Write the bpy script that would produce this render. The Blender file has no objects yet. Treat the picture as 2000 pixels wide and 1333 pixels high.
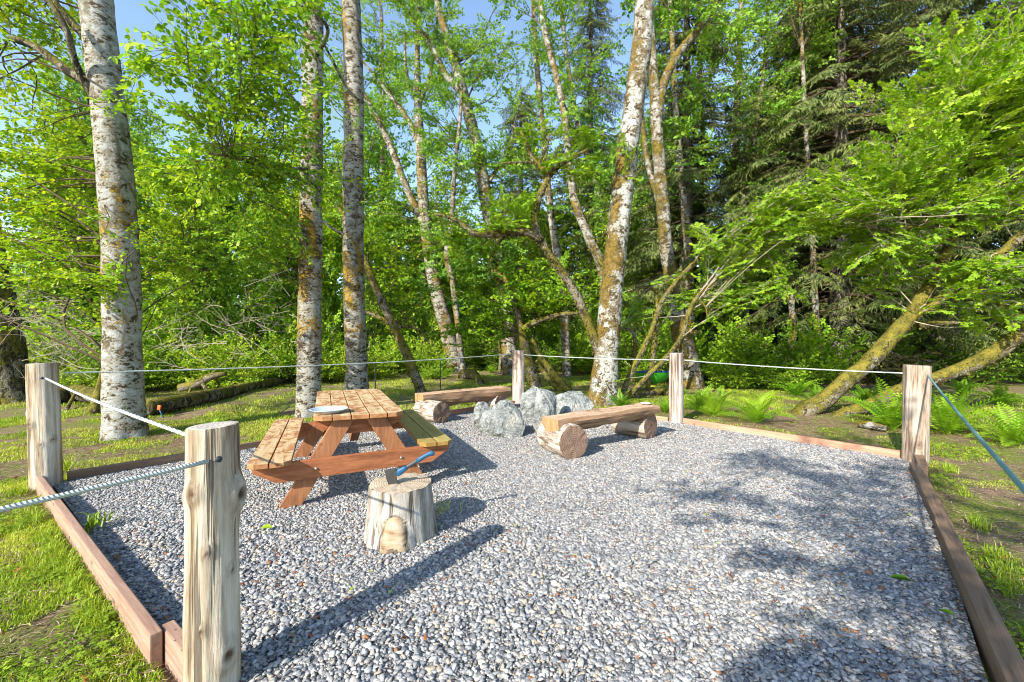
import bpy, bmesh, math, random
import numpy as np
from mathutils import Vector, Matrix, noise

rng = np.random.default_rng(11)
random.seed(11)
F, CX, CY, H = 833.3, 1000.0, 666.5, 1.42
scene = bpy.context.scene
COL = scene.collection
R = math.radians


def P(px, py, d):
    """point d metres ahead of the camera position, seen along the photo direction px, py"""
    return Vector(((px - CX) / F * d, d, H - (py - CY) / F * d))


def G(px, py, z=0.0):
    """point at height z seen along px, py"""
    d = F * (H - z) / (py - CY)
    return Vector(((px - CX) / F * d, d, z))


# ------------------------------------------------------------------ objects
def link(o, parent=None):
    COL.objects.link(o)
    if parent is not None:
        o.parent = parent
    return o


def tag(o, label=None, cat=None, group=None, kind=None):
    if label: o['label'] = label
    if cat: o['category'] = cat
    if group: o['group'] = group
    if kind: o['kind'] = kind
    return o


def empty(name, loc, rz=0.0):
    o = bpy.data.objects.new(name, None)
    o.empty_display_size = 0.2
    o.location = loc
    o.rotation_euler = (0, 0, rz)
    return link(o)


def copy_tree(o, parent=None):
    c = o.copy()
    COL.objects.link(c)
    c.parent = parent
    for ch in o.children:
        copy_tree(ch, c)
    return c


def np_mesh(name, V, faces, attrs=None, smooth=False):
    """faces: list of (index array (n,k), material slot or array of slots)"""
    me = bpy.data.meshes.new(name)
    V = np.asarray(V, dtype=np.float32)
    me.vertices.add(len(V))
    me.vertices.foreach_set('co', V.ravel())
    loops, starts, tots, mats = [], [], [], []
    off = 0
    for Fa, m in faces:
        Fa = np.asarray(Fa, dtype=np.int32)
        if len(Fa) == 0:
            continue
        n, k = Fa.shape
        loops.append(Fa.ravel())
        starts.append(off + np.arange(n, dtype=np.int32) * k)
        tots.append(np.full(n, k, np.int32))
        mats.append(np.full(n, m, np.int32) if np.isscalar(m) else np.asarray(m, np.int32))
        off += n * k
    loops = np.concatenate(loops); starts = np.concatenate(starts)
    tots = np.concatenate(tots); mats = np.concatenate(mats)
    me.loops.add(len(loops))
    me.loops.foreach_set('vertex_index', loops)
    me.polygons.add(len(starts))
    me.polygons.foreach_set('loop_start', starts)
    try:
        me.polygons.foreach_set('loop_total', tots)
    except Exception:
        pass
    me.polygons.foreach_set('material_index', mats)
    sm = np.full(len(starts), bool(smooth)) if np.isscalar(smooth) else smooth
    me.polygons.foreach_set('use_smooth', sm)
    for an, (typ, arr) in (attrs or {}).items():
        a = me.attributes.new(an, typ, 'POINT')
        a.data.foreach_set('value' if typ == 'FLOAT' else 'color', np.asarray(arr, np.float32).ravel())
    me.update(calc_edges=True)
    return me


def obj(name, me, mats, parent=None):
    o = bpy.data.objects.new(name, me)
    for m in (mats if isinstance(mats, (list, tuple)) else [mats]):
        me.materials.append(m)
    return link(o, parent)


def bm_obj(name, bm, mats, parent=None, smooth=False):
    me = bpy.data.meshes.new(name)
    bmesh.ops.recalc_face_normals(bm, faces=bm.faces[:])
    for f in bm.faces:
        f.smooth = smooth
    bm.to_mesh(me)
    bm.free()
    return obj(name, me, mats, parent)


def add_box(bm, c, dims, rot=None, bev=0.004):
    r = bmesh.ops.create_cube(bm, size=1.0)
    M = Matrix.Translation(c) @ (rot.to_4x4() if rot else Matrix()) @ Matrix.Diagonal((*dims, 1))
    bmesh.ops.transform(bm, matrix=M, verts=r['verts'])
    if bev:
        es = list({e for v in r['verts'] for e in v.link_edges})
        bmesh.ops.bevel(bm, geom=es, offset=bev, segments=2, affect='EDGES', profile=0.6)


def add_prism(bm, outline, depth, M, bev=0.004):
    """outline in local x,y, extruded along local z by depth (centred)"""
    vs = [bm.verts.new((x, y, -depth / 2)) for x, y in outline]
    f = bm.faces.new(vs)
    e = bmesh.ops.extrude_face_region(bm, geom=[f])
    nv = [g for g in e['geom'] if isinstance(g, bmesh.types.BMVert)]
    bmesh.ops.translate(bm, vec=(0, 0, depth), verts=nv)
    allv = vs + nv
    bmesh.ops.transform(bm, matrix=M, verts=allv)
    if bev:
        es = list({ed for v in allv for ed in v.link_edges})
        bmesh.ops.bevel(bm, geom=es, offset=bev, segments=2, affect='EDGES', profile=0.6)


# ------------------------------------------------------------------ tubes
def resample(pts, radii, step):
    pts = [Vector(p) for p in pts]
    out, rad = [], []
    n = len(pts)
    for i in range(n - 1):
        p0, p1, p2, p3 = pts[max(i - 1, 0)], pts[i], pts[i + 1], pts[min(i + 2, n - 1)]
        L = (p2 - p1).length
        k = max(1, int(L / step))
        for j in range(k):
            t = j / k
            t2, t3 = t * t, t * t * t
            out.append(0.5 * ((2 * p1) + (p2 - p0) * t + (2 * p0 - 5 * p1 + 4 * p2 - p3) * t2 + (3 * p1 - p0 - 3 * p2 + p3) * t3))
            rad.append(radii[i] * (1 - t) + radii[i + 1] * t)
    out.append(pts[-1]); rad.append(radii[-1])
    return np.array([tuple(p) for p in out]), np.array(rad)


def tube(path, radii, sides=10, rough=0.0, nscale=3.0, caps=True, flare=0.0, seed=0.0):
    """returns V, quads, tris"""
    path = np.asarray(path, float)
    n = len(path)
    T = np.gradient(path, axis=0)
    T /= np.linalg.norm(T, axis=1)[:, None] + 1e-9
    ref = np.array([1.0, 0, 0]) if abs(T[0][0]) < 0.8 else np.array([0, 1.0, 0])
    N = np.zeros_like(path)
    u = ref - T[0] * np.dot(ref, T[0]); u /= np.linalg.norm(u)
    for i in range(n):
        u = u - T[i] * np.dot(u, T[i]); u /= np.linalg.norm(u) + 1e-9
        N[i] = u
    B = np.cross(T, N)
    a = np.linspace(0, 2 * np.pi, sides, endpoint=False)
    rr = np.repeat(np.asarray(radii, float)[:, None], sides, 1)
    if rough:
        for i in range(n):
            for j in range(sides):
                p = path[i] + (N[i] * math.cos(a[j]) + B[i] * math.sin(a[j])) * rr[i, j]
                q = Vector(p * nscale) + Vector((seed, seed * 1.7, 0))
                rr[i, j] *= 1 + rough * (noise.noise(q) + 0.5 * noise.noise(q * 2.7))
    if flare:
        for i in range(n):
            h = path[i][2] - path[0][2]
            k = flare * math.exp(-h / 0.28)
            if k > 0.01:
                for j in range(sides):
                    rr[i, j] *= 1 + k * (0.55 + 0.45 * math.sin(a[j] * 4 + seed) + 0.35 * math.sin(a[j] * 7 + seed * 2))
    V = path[:, None, :] + rr[..., None] * (np.cos(a)[None, :, None] * N[:, None, :] + np.sin(a)[None, :, None] * B[:, None, :])
    V = V.reshape(-1, 3)
    i = np.arange(n - 1)[:, None] * sides
    j = np.arange(sides)[None, :]
    j2 = (np.arange(sides) + 1)[None, :] % sides
    Q = np.stack([i + j, i + j2, i + sides + j2, i + sides + j], -1).reshape(-1, 4)
    Tr = np.zeros((0, 3), int)
    if caps:
        V = np.vstack([V, path[0], path[-1]])
        c0, c1 = n * sides, n * sides + 1
        jj = np.arange(sides); jk = (jj + 1) % sides
        Tr = np.vstack([np.stack([np.full(sides, c0), jk, jj], -1),
                        np.stack([np.full(sides, c1), (n - 1) * sides + jj, (n - 1) * sides + jk], -1)])
    return V, Q, Tr


class MB:
    """collects raw geometry for one mesh"""
    def __init__(self):
        self.V, self.Q, self.T, self.n = [], [], [], 0

    def add(self, V, Q=None, T=None, m=0):
        if Q is not None and len(Q): self.Q.append((np.asarray(Q) + self.n, m))
        if T is not None and len(T): self.T.append((np.asarray(T) + self.n, m))
        self.V.append(np.asarray(V)); self.n += len(V)

    def tube(self, pts, radii, sides=8, step=0.15, m=0, **kw):
        p, r = resample(pts, radii, step)
        V, Q, T = tube(p, r, sides, **kw)
        self.add(V, Q, T, m)
        return p, r

    def build(self, name, mats, parent=None, origin=(0, 0, 0), smooth=True, attrs=None):
        V = np.vstack(self.V) - np.array(origin)
        return obj(name, np_mesh(name, V, self.Q + self.T, attrs, smooth), mats, parent)


# ------------------------------------------------------------------ 2-D value noise for densities
_grid = rng.random((256, 256))


def vnoise(x, y, s):
    x = np.asarray(x) / s + 1000.0; y = np.asarray(y) / s + 1000.0
    xi, yi = np.floor(x).astype(int), np.floor(y).astype(int)
    fx, fy = x - xi, y - yi
    fx = fx * fx * (3 - 2 * fx); fy = fy * fy * (3 - 2 * fy)
    g = lambda a, b: _grid[a % 256, b % 256]
    return (g(xi, yi) * (1 - fx) + g(xi + 1, yi) * fx) * (1 - fy) + (g(xi, yi + 1) * (1 - fx) + g(xi + 1, yi + 1) * fx) * fy


# ------------------------------------------------------------------ material helpers
def new_mat(name):
    m = bpy.data.materials.new(name)
    m.use_nodes = True
    nt = m.node_tree
    nt.nodes.clear()
    out = nt.nodes.new('ShaderNodeOutputMaterial')
    return m, nt, out


class NT:
    def __init__(self, nt):
        self.nt = nt

    def n(self, typ, **kw):
        nd = self.nt.nodes.new(typ)
        for k, v in kw.items():
            if k.startswith('i_'):
                key = k[2:].replace('_', ' ')
                nd.inputs[key].default_value = v
            else:
                setattr(nd, k, v)
        return nd

    def l(self, a, b):
        self.nt.links.new(a, b)

    def ramp(self, fac, stops, interp='LINEAR'):
        r = self.n('ShaderNodeValToRGB')
        r.color_ramp.interpolation = interp
        el = r.color_ramp.elements
        while len(el) < len(stops):
            el.new(0.5)
        for e, (p, c) in zip(el, stops):
            e.position = p
            e.color = (c[0], c[1], c[2], 1) if not np.isscalar(c) else (c, c, c, 1)
        self.l(fac, r.inputs['Fac'])
        return r.outputs['Color']

    def mix(self, fac, a, b, blend='MIX'):
        m = self.n('ShaderNodeMix', data_type='RGBA', blend_type=blend)
        for sock, v in ((0, fac), (6, a), (7, b)):
            if hasattr(v, 'is_linked') or isinstance(v, bpy.types.NodeSocket):
                self.l(v, m.inputs[sock])
            elif sock == 0:
                m.inputs[0].default_value = v
            else:
                m.inputs[sock].default_value = (*v, 1)
        return m.outputs[2]

    def math(self, op, a, b=0.0, clamp=False):
        m = self.n('ShaderNodeMath', operation=op, use_clamp=clamp)
        for k, v in enumerate((a, b)):
            if isinstance(v, bpy.types.NodeSocket):
                self.l(v, m.inputs[k])
            else:
                m.inputs[k].default_value = v
        return m.outputs[0]

    def coord(self, scale=(1, 1, 1), kind='Object', loc=(0, 0, 0)):
        t = self.n('ShaderNodeTexCoord')
        m = self.n('ShaderNodeMapping')
        m.inputs['Scale'].default_value = scale
        m.inputs['Location'].default_value = loc
        self.l(t.outputs[kind], m.inputs['Vector'])
        return m.outputs['Vector']

    def noise(self, vec, scale, detail=4, rough=0.55, dist=0.0):
        nd = self.n('ShaderNodeTexNoise')
        nd.inputs['Scale'].default_value = scale
        nd.inputs['Detail'].default_value = detail
        nd.inputs['Roughness'].default_value = rough
        nd.inputs['Distortion'].default_value = dist
        self.l(vec, nd.inputs['Vector'])
        return nd.outputs['Fac']

    def bump(self, h, strength=0.5, dist=0.02):
        b = self.n('ShaderNodeBump')
        b.inputs['Strength'].default_value = strength
        b.inputs['Distance'].default_value = dist
        self.l(h, b.inputs['Height'])
        return b.outputs['Normal']

    def attr(self, name, out='Fac'):
        a = self.n('ShaderNodeAttribute', attribute_name=name)
        return a.outputs[out]

    def pbsdf(self, col, rough=0.7, spec=0.3, normal=None, metal=0.0):
        p = self.n('ShaderNodeBsdfPrincipled')
        for k, v in (('Base Color', col), ('Roughness', rough), ('Specular IOR Level', spec), ('Metallic', metal)):
            if isinstance(v, bpy.types.NodeSocket):
                self.l(v, p.inputs[k])
            elif k == 'Base Color':
                p.inputs[k].default_value = (*v, 1)
            else:
                p.inputs[k].default_value = v
        if normal is not None:
            self.l(normal, p.inputs['Normal'])
        return p.outputs[0]


def simple_mat(name, col, rough=0.6, spec=0.3, metal=0.0):
    m, nt, out = new_mat(name)
    b = NT(nt)
    v = b.coord()
    n = b.noise(v, 30, 4)
    c = b.mix(n, tuple(x * 0.8 for x in col), tuple(min(1, x * 1.15) for x in col))
    b.l(b.pbsdf(c, rough, spec, None, metal), out.inputs[0])
    return m


def leaf_mat(name, dark, mid, light, trans=0.42, rough=0.5, tcol=None):
    m, nt, out = new_mat(name)
    b = NT(nt)
    c = b.ramp(b.attr('tint'), [(0.0, dark), (0.5, mid), (1.0, light)])
    p = b.pbsdf(c, rough, 0.35)
    t = b.n('ShaderNodeBsdfTranslucent')
    tc = b.mix(1.0, c, tcol or (1.25, 1.1, 0.5), 'MULTIPLY')
    b.l(tc, t.inputs['Color'])
    mx = b.n('ShaderNodeMixShader')
    mx.inputs[0].default_value = trans
    b.l(p, mx.inputs[1]); b.l(t.outputs[0], mx.inputs[2])
    b.l(mx.outputs[0], out.inputs[0])
    return m


def bark_mat(name, pale, dark, moss, moss_amt=0.5, pale_amt=0.5, hz=2.2, scale=1.0, blotch=(0.30, 0.27, 0.2)):
    """alder type bark: pale lichen plates, dark breaks, ochre moss on one side"""
    m, nt, out = new_mat(name)
    b = NT(nt)
    v = b.coord((scale, scale, scale * hz))
    vs = b.coord((scale, scale, scale * 0.7), loc=(3.1, 0, 1))
    n1 = b.noise(v, 5.5, 8, 0.68, 0.5)
    n2 = b.noise(v, 22, 6, 0.65, 0.2)
    n3 = b.noise(vs, 1.7, 5, 0.6, 0.6)
    mixn = b.math('ADD', b.math('MULTIPLY', n1, 0.62), b.math('MULTIPLY', n2, 0.38))
    lo = 0.5 - 0.12 * (pale_amt - 0.5) * 2
    c = b.ramp(mixn, [(lo - 0.055, dark), (lo - 0.02, blotch), (lo + 0.015, tuple(x * 0.72 for x in pale)), (lo + 0.085, pale)])
    # lenticels
    n4 = b.noise(b.coord((scale * 6, scale * 6, scale * 45)), 1.0, 3, 0.6)
    c = b.mix(b.ramp(n4, [(0.60, 0.0), (0.68, 0.7)]), c, tuple(x * 1.4 for x in dark))
    # moss
    geo = b.n('ShaderNodeNewGeometry')
    sep = b.n('ShaderNodeSeparateXYZ')
    b.l(geo.outputs['Normal'], sep.inputs[0])
    side = b.math('ADD', b.math('MULTIPLY', sep.outputs[0], -0.05), b.math('MULTIPLY', sep.outputs[2], 0.22))
    mm = b.math('ADD', n3, side)
    mm = b.math('ADD', mm, b.math('MULTIPLY', b.math('SUBTRACT', n2, 0.5), 0.8))
    t0 = 0.70 - 0.34 * moss_amt
    stain = b.ramp(b.noise(b.coord((scale, scale, scale * .6), loc=(7, 5, 2)), 3.2, 6, .65, .8), [(.52, 0.0), (.60, .75)])
    c = b.mix(stain, c, tuple(x * 2.2 for x in dark))
    mfac = b.ramp(mm, [(t0, 0.0), (t0 + 0.06, 1.0)])
    mvar = b.math('ADD', b.math('MULTIPLY', b.noise(v, 46, 4, 0.75), .55), b.math('MULTIPLY', b.noise(v, 7, 4, .6), .45))
    mcol = b.ramp(mvar, [(0.40, tuple(x * 0.35 for x in moss)), (0.5, moss), (0.60, (moss[0] * 1.7, moss[1] * 1.5, moss[2] * 1.2))])
    c = b.mix(mfac, c, mcol)
    hgt = b.math('ADD', b.math('MULTIPLY', n2, 0.6), b.math('ADD', b.math('MULTIPLY', n1, 0.8), b.math('MULTIPLY', mfac, 0.3)))
    b.l(b.pbsdf(c, 0.85, 0.15, b.bump(hgt, 0.8, 0.03)), out.inputs[0])
    return m
# ------------------------------------------------------------------ materials
M = {}
M['alder'] = leaf_mat('alder_leaf', (0.059, 0.157, 0.011), (0.178, 0.378, 0.017), (0.432, 0.594, 0.043))
M['alder_far'] = leaf_mat('alder_leaf_far', (0.065, 0.162, 0.022), (0.167, 0.356, 0.032), (0.356, 0.518, 0.065))
M['bright'] = leaf_mat('bright_leaf', (0.086, 0.216, 0.011), (0.259, 0.454, 0.016), (0.54, 0.62, 0.054))
M['maple'] = leaf_mat('maple_leaf', (0.076, 0.184, 0.006), (0.216, 0.4, 0.013), (0.432, 0.572, 0.038))
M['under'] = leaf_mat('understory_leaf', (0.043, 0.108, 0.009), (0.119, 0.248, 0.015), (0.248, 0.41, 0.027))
M['conifer'] = leaf_mat('conifer_needles', (0.022, 0.042, 0.01), (0.075, 0.115, 0.022), (0.21, 0.24, 0.055), 0.18, 0.6)
M['mosstuft'] = leaf_mat('hanging_moss', (0.045, 0.04, 0.010), (0.135, 0.122, 0.02), (0.27, 0.245, 0.045), 0.3, 0.8)
M['fern'] = leaf_mat('fern_frond', (0.06, 0.16, 0.008), (0.17, 0.36, 0.012), (0.36, 0.5, 0.035), 0.4)
M['grassblade'] = leaf_mat('grass_blade', (0.09, 0.16, 0.008), (0.24, 0.36, 0.016), (0.5, 0.55, 0.07), 0.35)
M['straw'] = leaf_mat('dry_straw', (0.10, 0.065, 0.035), (0.30, 0.21, 0.12), (0.52, 0.42, 0.27), 0.15)
M['litter'] = leaf_mat('leaf_litter', (0.18, 0.045, 0.012), (0.34, 0.13, 0.03), (0.30, 0.42, 0.03), 0.2)
M['twig'] = simple_mat('twig_bark', (0.10, 0.075, 0.045), 0.8, 0.1)
M['paletwig'] = simple_mat('pale_twig', (0.36, 0.31, 0.23), 0.8, 0.1)
M['palebark'] = bark_mat('pale_alder_bark', (0.38, 0.38, 0.35), (0.055, 0.043, 0.026), (0.25, 0.17, 0.022), 0.24, 0.52, 1.5)
M['pale2'] = bark_mat('pale_streaked_bark', (0.36, 0.355, 0.32), (0.048, 0.036, 0.024), (0.24, 0.16, 0.024), 0.38, 0.45, 1.6)
M['alderbark'] = bark_mat('mossy_alder_bark', (0.46, 0.47, 0.44), (0.055, 0.04, 0.022), (0.135, 0.095, 0.022), 0.42, 0.50, 1.3)
M['alderdark'] = bark_mat('moss_hung_alder_bark', (0.36, 0.36, 0.33), (0.05, 0.036, 0.02), (0.13, 0.10, 0.02), 0.62, 0.42, 1.3)
M['farbark'] = bark_mat('far_alder_bark', (0.38, 0.37, 0.33), (0.05, 0.038, 0.024), (0.16, 0.115, 0.02), 0.48, 0.44, 1.6, 0.8)
M['mossbark'] = bark_mat('moss_covered_bark', (0.20, 0.17, 0.12), (0.045, 0.035, 0.018), (0.125, 0.112, 0.020), 0.70, 0.4, 1.0)
M['darkbark'] = bark_mat('dark_mossy_bark', (0.16, 0.14, 0.10), (0.03, 0.025, 0.015), (0.11, 0.10, 0.018), 0.62, 0.35, 0.5)
M['firbark'] = bark_mat('conifer_bark', (0.24, 0.21, 0.18), (0.04, 0.032, 0.024), (0.09, 0.09, 0.02), 0.2, 0.4, 0.15, 2.0)


def wood_streak(name, cols, scale=(14, 14, 1.2), rough=0.75, knot=True, bump=0.5, axis_noise=1.0, crack=True):
    """weathered round-wood: streaks along local z; 'knot' attribute paints dark knots"""
    m, nt, out = new_mat(name)
    b = NT(nt)
    v = b.coord(scale)
    n1 = b.noise(v, 1.0, 8, 0.65, 0.3)
    n2 = b.noise(b.coord(tuple(s * 2.6 for s in scale)), 1.0, 6, 0.7, 0.2)
    n3 = b.noise(b.coord((2.2, 2.2, 1.3)), 1.0, 4, 0.6)
    mixed = b.math('ADD', b.math('MULTIPLY', n1, 0.55), b.math('ADD', b.math('MULTIPLY', n2, 0.25), b.math('MULTIPLY', n3, 0.25)))
    c = b.ramp(mixed, [(0.415, cols[0]), (0.475, cols[1]), (0.535, cols[2]), (0.62, cols[3])])
    h = b.math('ADD', n1, b.math('MULTIPLY', n2, 0.5))
    if crack:
        n4 = b.noise(b.coord((scale[0] * 1.6, scale[1] * 1.6, scale[2] * 0.5), loc=(5, 2, 7)), 1.0, 3, 0.5)
        ck = b.ramp(n4, [(0.36, 1.0), (0.40, 0.0)])
        c = b.mix(b.math('MULTIPLY', ck, 0.75), c, (0.05, 0.035, 0.02))
        h = b.math('SUBTRACT', h, b.math('MULTIPLY', ck, 1.0))
    if knot:
        k = b.attr('knot')
        c = b.mix(k, c, (0.085, 0.05, 0.028))
    b.l(b.pbsdf(c, rough, 0.2, b.bump(h, bump, 0.02)), out.inputs[0])
    return m


M['post'] = wood_streak('peeled_weathered_log', [(0.11, 0.075, 0.045), (0.27, 0.205, 0.135), (0.41, 0.345, 0.26), (0.56, 0.51, 0.43)], (16, 16, 1.0))
M['post_dark'] = wood_streak('grey_brown_log', [(0.10, 0.07, 0.05), (0.26, 0.19, 0.135), (0.40, 0.32, 0.25), (0.50, 0.43, 0.36)], (14, 14, 1.3))
M['post_bark'] = wood_streak('stringy_bark_log', [(0.10, 0.065, 0.045), (0.27, 0.195, 0.15), (0.43, 0.365, 0.31), (0.58, 0.535, 0.48)], (26, 26, 0.9))
M['stump'] = wood_streak('peeled_stump_wood', [(0.10, 0.07, 0.042), (0.22, 0.185, 0.145), (0.33, 0.30, 0.262), (0.47, 0.445, 0.40)], (18, 18, 2.4))
M['logbark'] = wood_streak('flaking_log_bark', [(0.12, 0.08, 0.055), (0.27, 0.20, 0.155), (0.43, 0.36, 0.29), (0.62, 0.56, 0.47)], (22, 22, 6.0))


def end_grain(name, c0, c1, rim, rings=60.0, crack=(0.10, 0.06, 0.03)):
    """sawn end: rings and radial checks around the local z axis"""
    m, nt, out = new_mat(name)
    b = NT(nt)
    v = b.coord()
    sep = b.n('ShaderNodeSeparateXYZ'); b.l(v, sep.inputs[0])
    r = b.math('SQRT', b.math('ADD', b.math('MULTIPLY', sep.outputs[0], sep.outputs[0]), b.math('MULTIPLY', sep.outputs[1], sep.outputs[1])))
    nn = b.noise(v, 9, 5, 0.6)
    w = b.math('SINE', b.math('ADD', b.math('MULTIPLY', r, rings * 6.28), b.math('MULTIPLY', nn, 7.0)))
    fine = b.noise(v, 60, 5, 0.7)
    c = b.ramp(b.math('ADD', b.math('MULTIPLY', w, 0.16), b.math('ADD', b.math('MULTIPLY', fine, 0.5), b.math('MULTIPLY', nn, 0.4))), [(0.25, c0), (0.75, c1)])
    ang = b.math('ARCTAN2', sep.outputs[1], sep.outputs[0])
    cb = b.n('ShaderNodeCombineXYZ')
    b.l(b.math('MULTIPLY', ang, 3.0), cb.inputs[0]); b.l(b.math('MULTIPLY', r, 3.0), cb.inputs[1])
    rad = b.noise(cb.outputs[0], 1.5, 4, 0.6)
    c = b.mix(b.ramp(rad, [(0.27, 0.8), (0.34, 0.0)]), c, crack)
    b.l(b.pbsdf(c, 0.8, 0.15, b.bump(b.math('ADD', fine, rad), 0.5, 0.012)), out.inputs[0])
    return m


M['end_grey'] = end_grain('grey_sawn_end', (0.30, 0.26, 0.21), (0.58, 0.54, 0.48), None)
M['end_pale'] = end_grain('pale_chopped_end', (0.30, 0.21, 0.13), (0.55, 0.47, 0.36), None)
M['end_brown'] = end_grain('brown_sawn_end', (0.13, 0.08, 0.055), (0.30, 0.20, 0.14), None, 45)
M['end_orange'] = end_grain('orange_sawn_end', (0.26, 0.13, 0.055), (0.50, 0.30, 0.15), None, 45)


M['scar'] = wood_streak('torn_branch_scar_wood', [(0.10, 0.06, 0.03), (0.23, 0.15, 0.085), (0.33, 0.235, 0.145), (0.42, 0.33, 0.23)], (5, 5, 20))


def plank_mat(name, c_dark, c_mid, c_light, scale=(16, 1.2, 16), wear=None, wear_lo=0.46, holes=False):
    m, nt, out = new_mat(name)
    b = NT(nt)
    v = b.coord(scale)
    oi = b.n('ShaderNodeObjectInfo')
    n1 = b.noise(v, 1.0, 7, 0.65, 0.8)
    n2 = b.noise(b.coord(tuple(s * 3.2 for s in scale)), 1.0, 5, 0.7)
    mm = b.math('ADD', b.math('MULTIPLY', n1, 0.65), b.math('MULTIPLY', n2, 0.35))
    c = b.ramp(mm, [(0.33, c_dark), (0.5, c_mid), (0.68, c_light)])
    if wear:
        geo = b.n('ShaderNodeNewGeometry')
        sep = b.n('ShaderNodeSeparateXYZ'); b.l(geo.outputs['Normal'], sep.inputs[0])
        up = b.ramp(sep.outputs[2], [(0.75, 0.0), (0.95, 1.0)])
        wv = b.coord((6, 3.0, 6), loc=(2, 3, 1))
        wn = b.noise(wv, 1.0, 6, 0.62, 2.2)
        wf = b.math('MULTIPLY', b.ramp(wn, [(wear_lo - 0.03, 0.0), (wear_lo + 0.05, 1.0)]), up)
        wc = b.ramp(mm, [(0.32, wear[0]), (0.64, wear[1])])
        c = b.mix(wf, c, wc)
    kn = b.n('ShaderNodeTexVoronoi'); kn.inputs['Scale'].default_value = 1.0
    b.l(b.coord((5.0, 2.2, 5.0), loc=(1.3, .7, .2)), kn.inputs['Vector'])
    c = b.mix(b.ramp(kn.outputs['Distance'], [(0.05, 0.75), (0.10, 0.0)]), c, tuple(x * 0.45 for x in c_dark))
    h = mm
    if holes:
        vo = b.n('ShaderNodeTexVoronoi'); vo.inputs['Scale'].default_value = 1.0
        vo.inputs['Randomness'].default_value = 0.25
        b.l(b.coord((38, 22, 38)), vo.inputs['Vector'])
        hf = b.ramp(vo.outputs['Distance'], [(0.17, 1.0), (0.23, 0.0)])
        g2 = b.n('ShaderNodeNewGeometry'); s2 = b.n('ShaderNodeSeparateXYZ'); b.l(g2.outputs['Normal'], s2.inputs[0])
        c = b.mix(b.math('MULTIPLY', b.math('MULTIPLY', hf, 0.75), b.ramp(s2.outputs[2], [(.7, 0.0), (.9, 1.0)])), c, (0.07, 0.03, 0.02))
    b.l(b.pbsdf(c, 0.6, 0.25, b.bump(h, 0.25, 0.01)), out.inputs[0])
    return m


M['stain'] = plank_mat('red_brown_stained_wood', (0.14, 0.048, 0.018), (0.30, 0.108, 0.045), (0.43, 0.175, 0.075), (2.0, 22, 22))
M['legwood'] = plank_mat('brown_stained_leg', (0.15, 0.06, 0.025), (0.27, 0.115, 0.05), (0.38, 0.18, 0.085), (18, 18, 2.2))
M['worn'] = plank_mat('worn_stained_plank', (0.20, 0.085, 0.034), (0.33, 0.155, 0.065), (0.44, 0.23, 0.105), (16, 1.2, 16), ((0.36, 0.225, 0.105), (0.60, 0.45, 0.27)), 0.47)
M['worn_green'] = plank_mat('greenish_worn_plank', (0.17, 0.085, 0.022), (0.26, 0.15, 0.038), (0.36, 0.23, 0.07), (16, 1.2, 16), ((0.24, 0.18, 0.05), (0.38, 0.30, 0.10)), 0.40)  # greener and darker than the other worn boards
M['edging'] = plank_mat('pressure_treated_timber', (0.19, 0.105, 0.07), (0.34, 0.21, 0.15), (0.43, 0.30, 0.225), (20, 1.0, 20), None, holes=True)
M['edging_old'] = plank_mat('weathered_brown_timber', (0.10, 0.06, 0.035), (0.20, 0.125, 0.08), (0.31, 0.215, 0.145), (20, 1.0, 20))
M['edging_red'] = plank_mat('reddish_timber', (0.27, 0.12, 0.07), (0.45, 0.23, 0.145), (0.56, 0.34, 0.23), (20, 1.0, 20))
M['seatlog'] = plank_mat('split_log_wood', (0.12, 0.065, 0.032), (0.27, 0.16, 0.09), (0.41, 0.28, 0.17), (18, 1.6, 18), ((0.42, 0.24, 0.14), (0.60, 0.42, 0.29)), 0.44)
M['steel'] = simple_mat('axe_steel', (0.05, 0.05, 0.048), 0.5, 0.5, 0.3)
M['bolt'] = simple_mat('zinc_bolt', (0.55, 0.54, 0.5), 0.4, 0.5, 0.8)
M['blue'] = simple_mat('blue_rubber_grip', (0.008, 0.075, 0.16), 0.5, 0.4)
M['black'] = simple_mat('dark_grey_grip', (0.035, 0.042, 0.05), 0.5, 0.4)
M['dish'] = simple_mat('grey_blue_enamel', (0.42, 0.50, 0.58), 0.3, 0.5)
M['white'] = simple_mat('white_enamel', (0.75, 0.76, 0.76), 0.3, 0.5)
M['hgreen'] = simple_mat('green_nylon', (0.05, 0.38, 0.03), 0.6, 0.3)
M['hnavy'] = simple_mat('navy_nylon', (0.03, 0.06, 0.17), 0.6, 0.3)
M['ropem'], _nt, _o = new_mat('pale_green_braided_rope')
_b = NT(_nt)
_w = _b.n('ShaderNodeTexWave', wave_type='BANDS', bands_direction='DIAGONAL'); _w.inputs['Scale'].default_value = 40
_b.l(_b.coord(), _w.inputs['Vector'])
_c = _b.ramp(_w.outputs['Fac'], [(0.1, (0.40, 0.45, 0.41)), (0.7, (0.50, 0.55, 0.50))])
_b.l(_b.pbsdf(_c, 0.7, 0.2, _b.bump(_w.outputs['Fac'], 0.6, 0.006)), _o.inputs[0])
M['ropeg'] = simple_mat('blue_green_rope', (0.16, 0.30, 0.25), 0.7, 0.2)
M['wire'] = simple_mat('dark_stake_metal', (0.10, 0.11, 0.09), 0.6, 0.3, 0.4)
M['orange'] = simple_mat('orange_plastic', (0.75, 0.12, 0.03), 0.4, 0.4)


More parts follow.
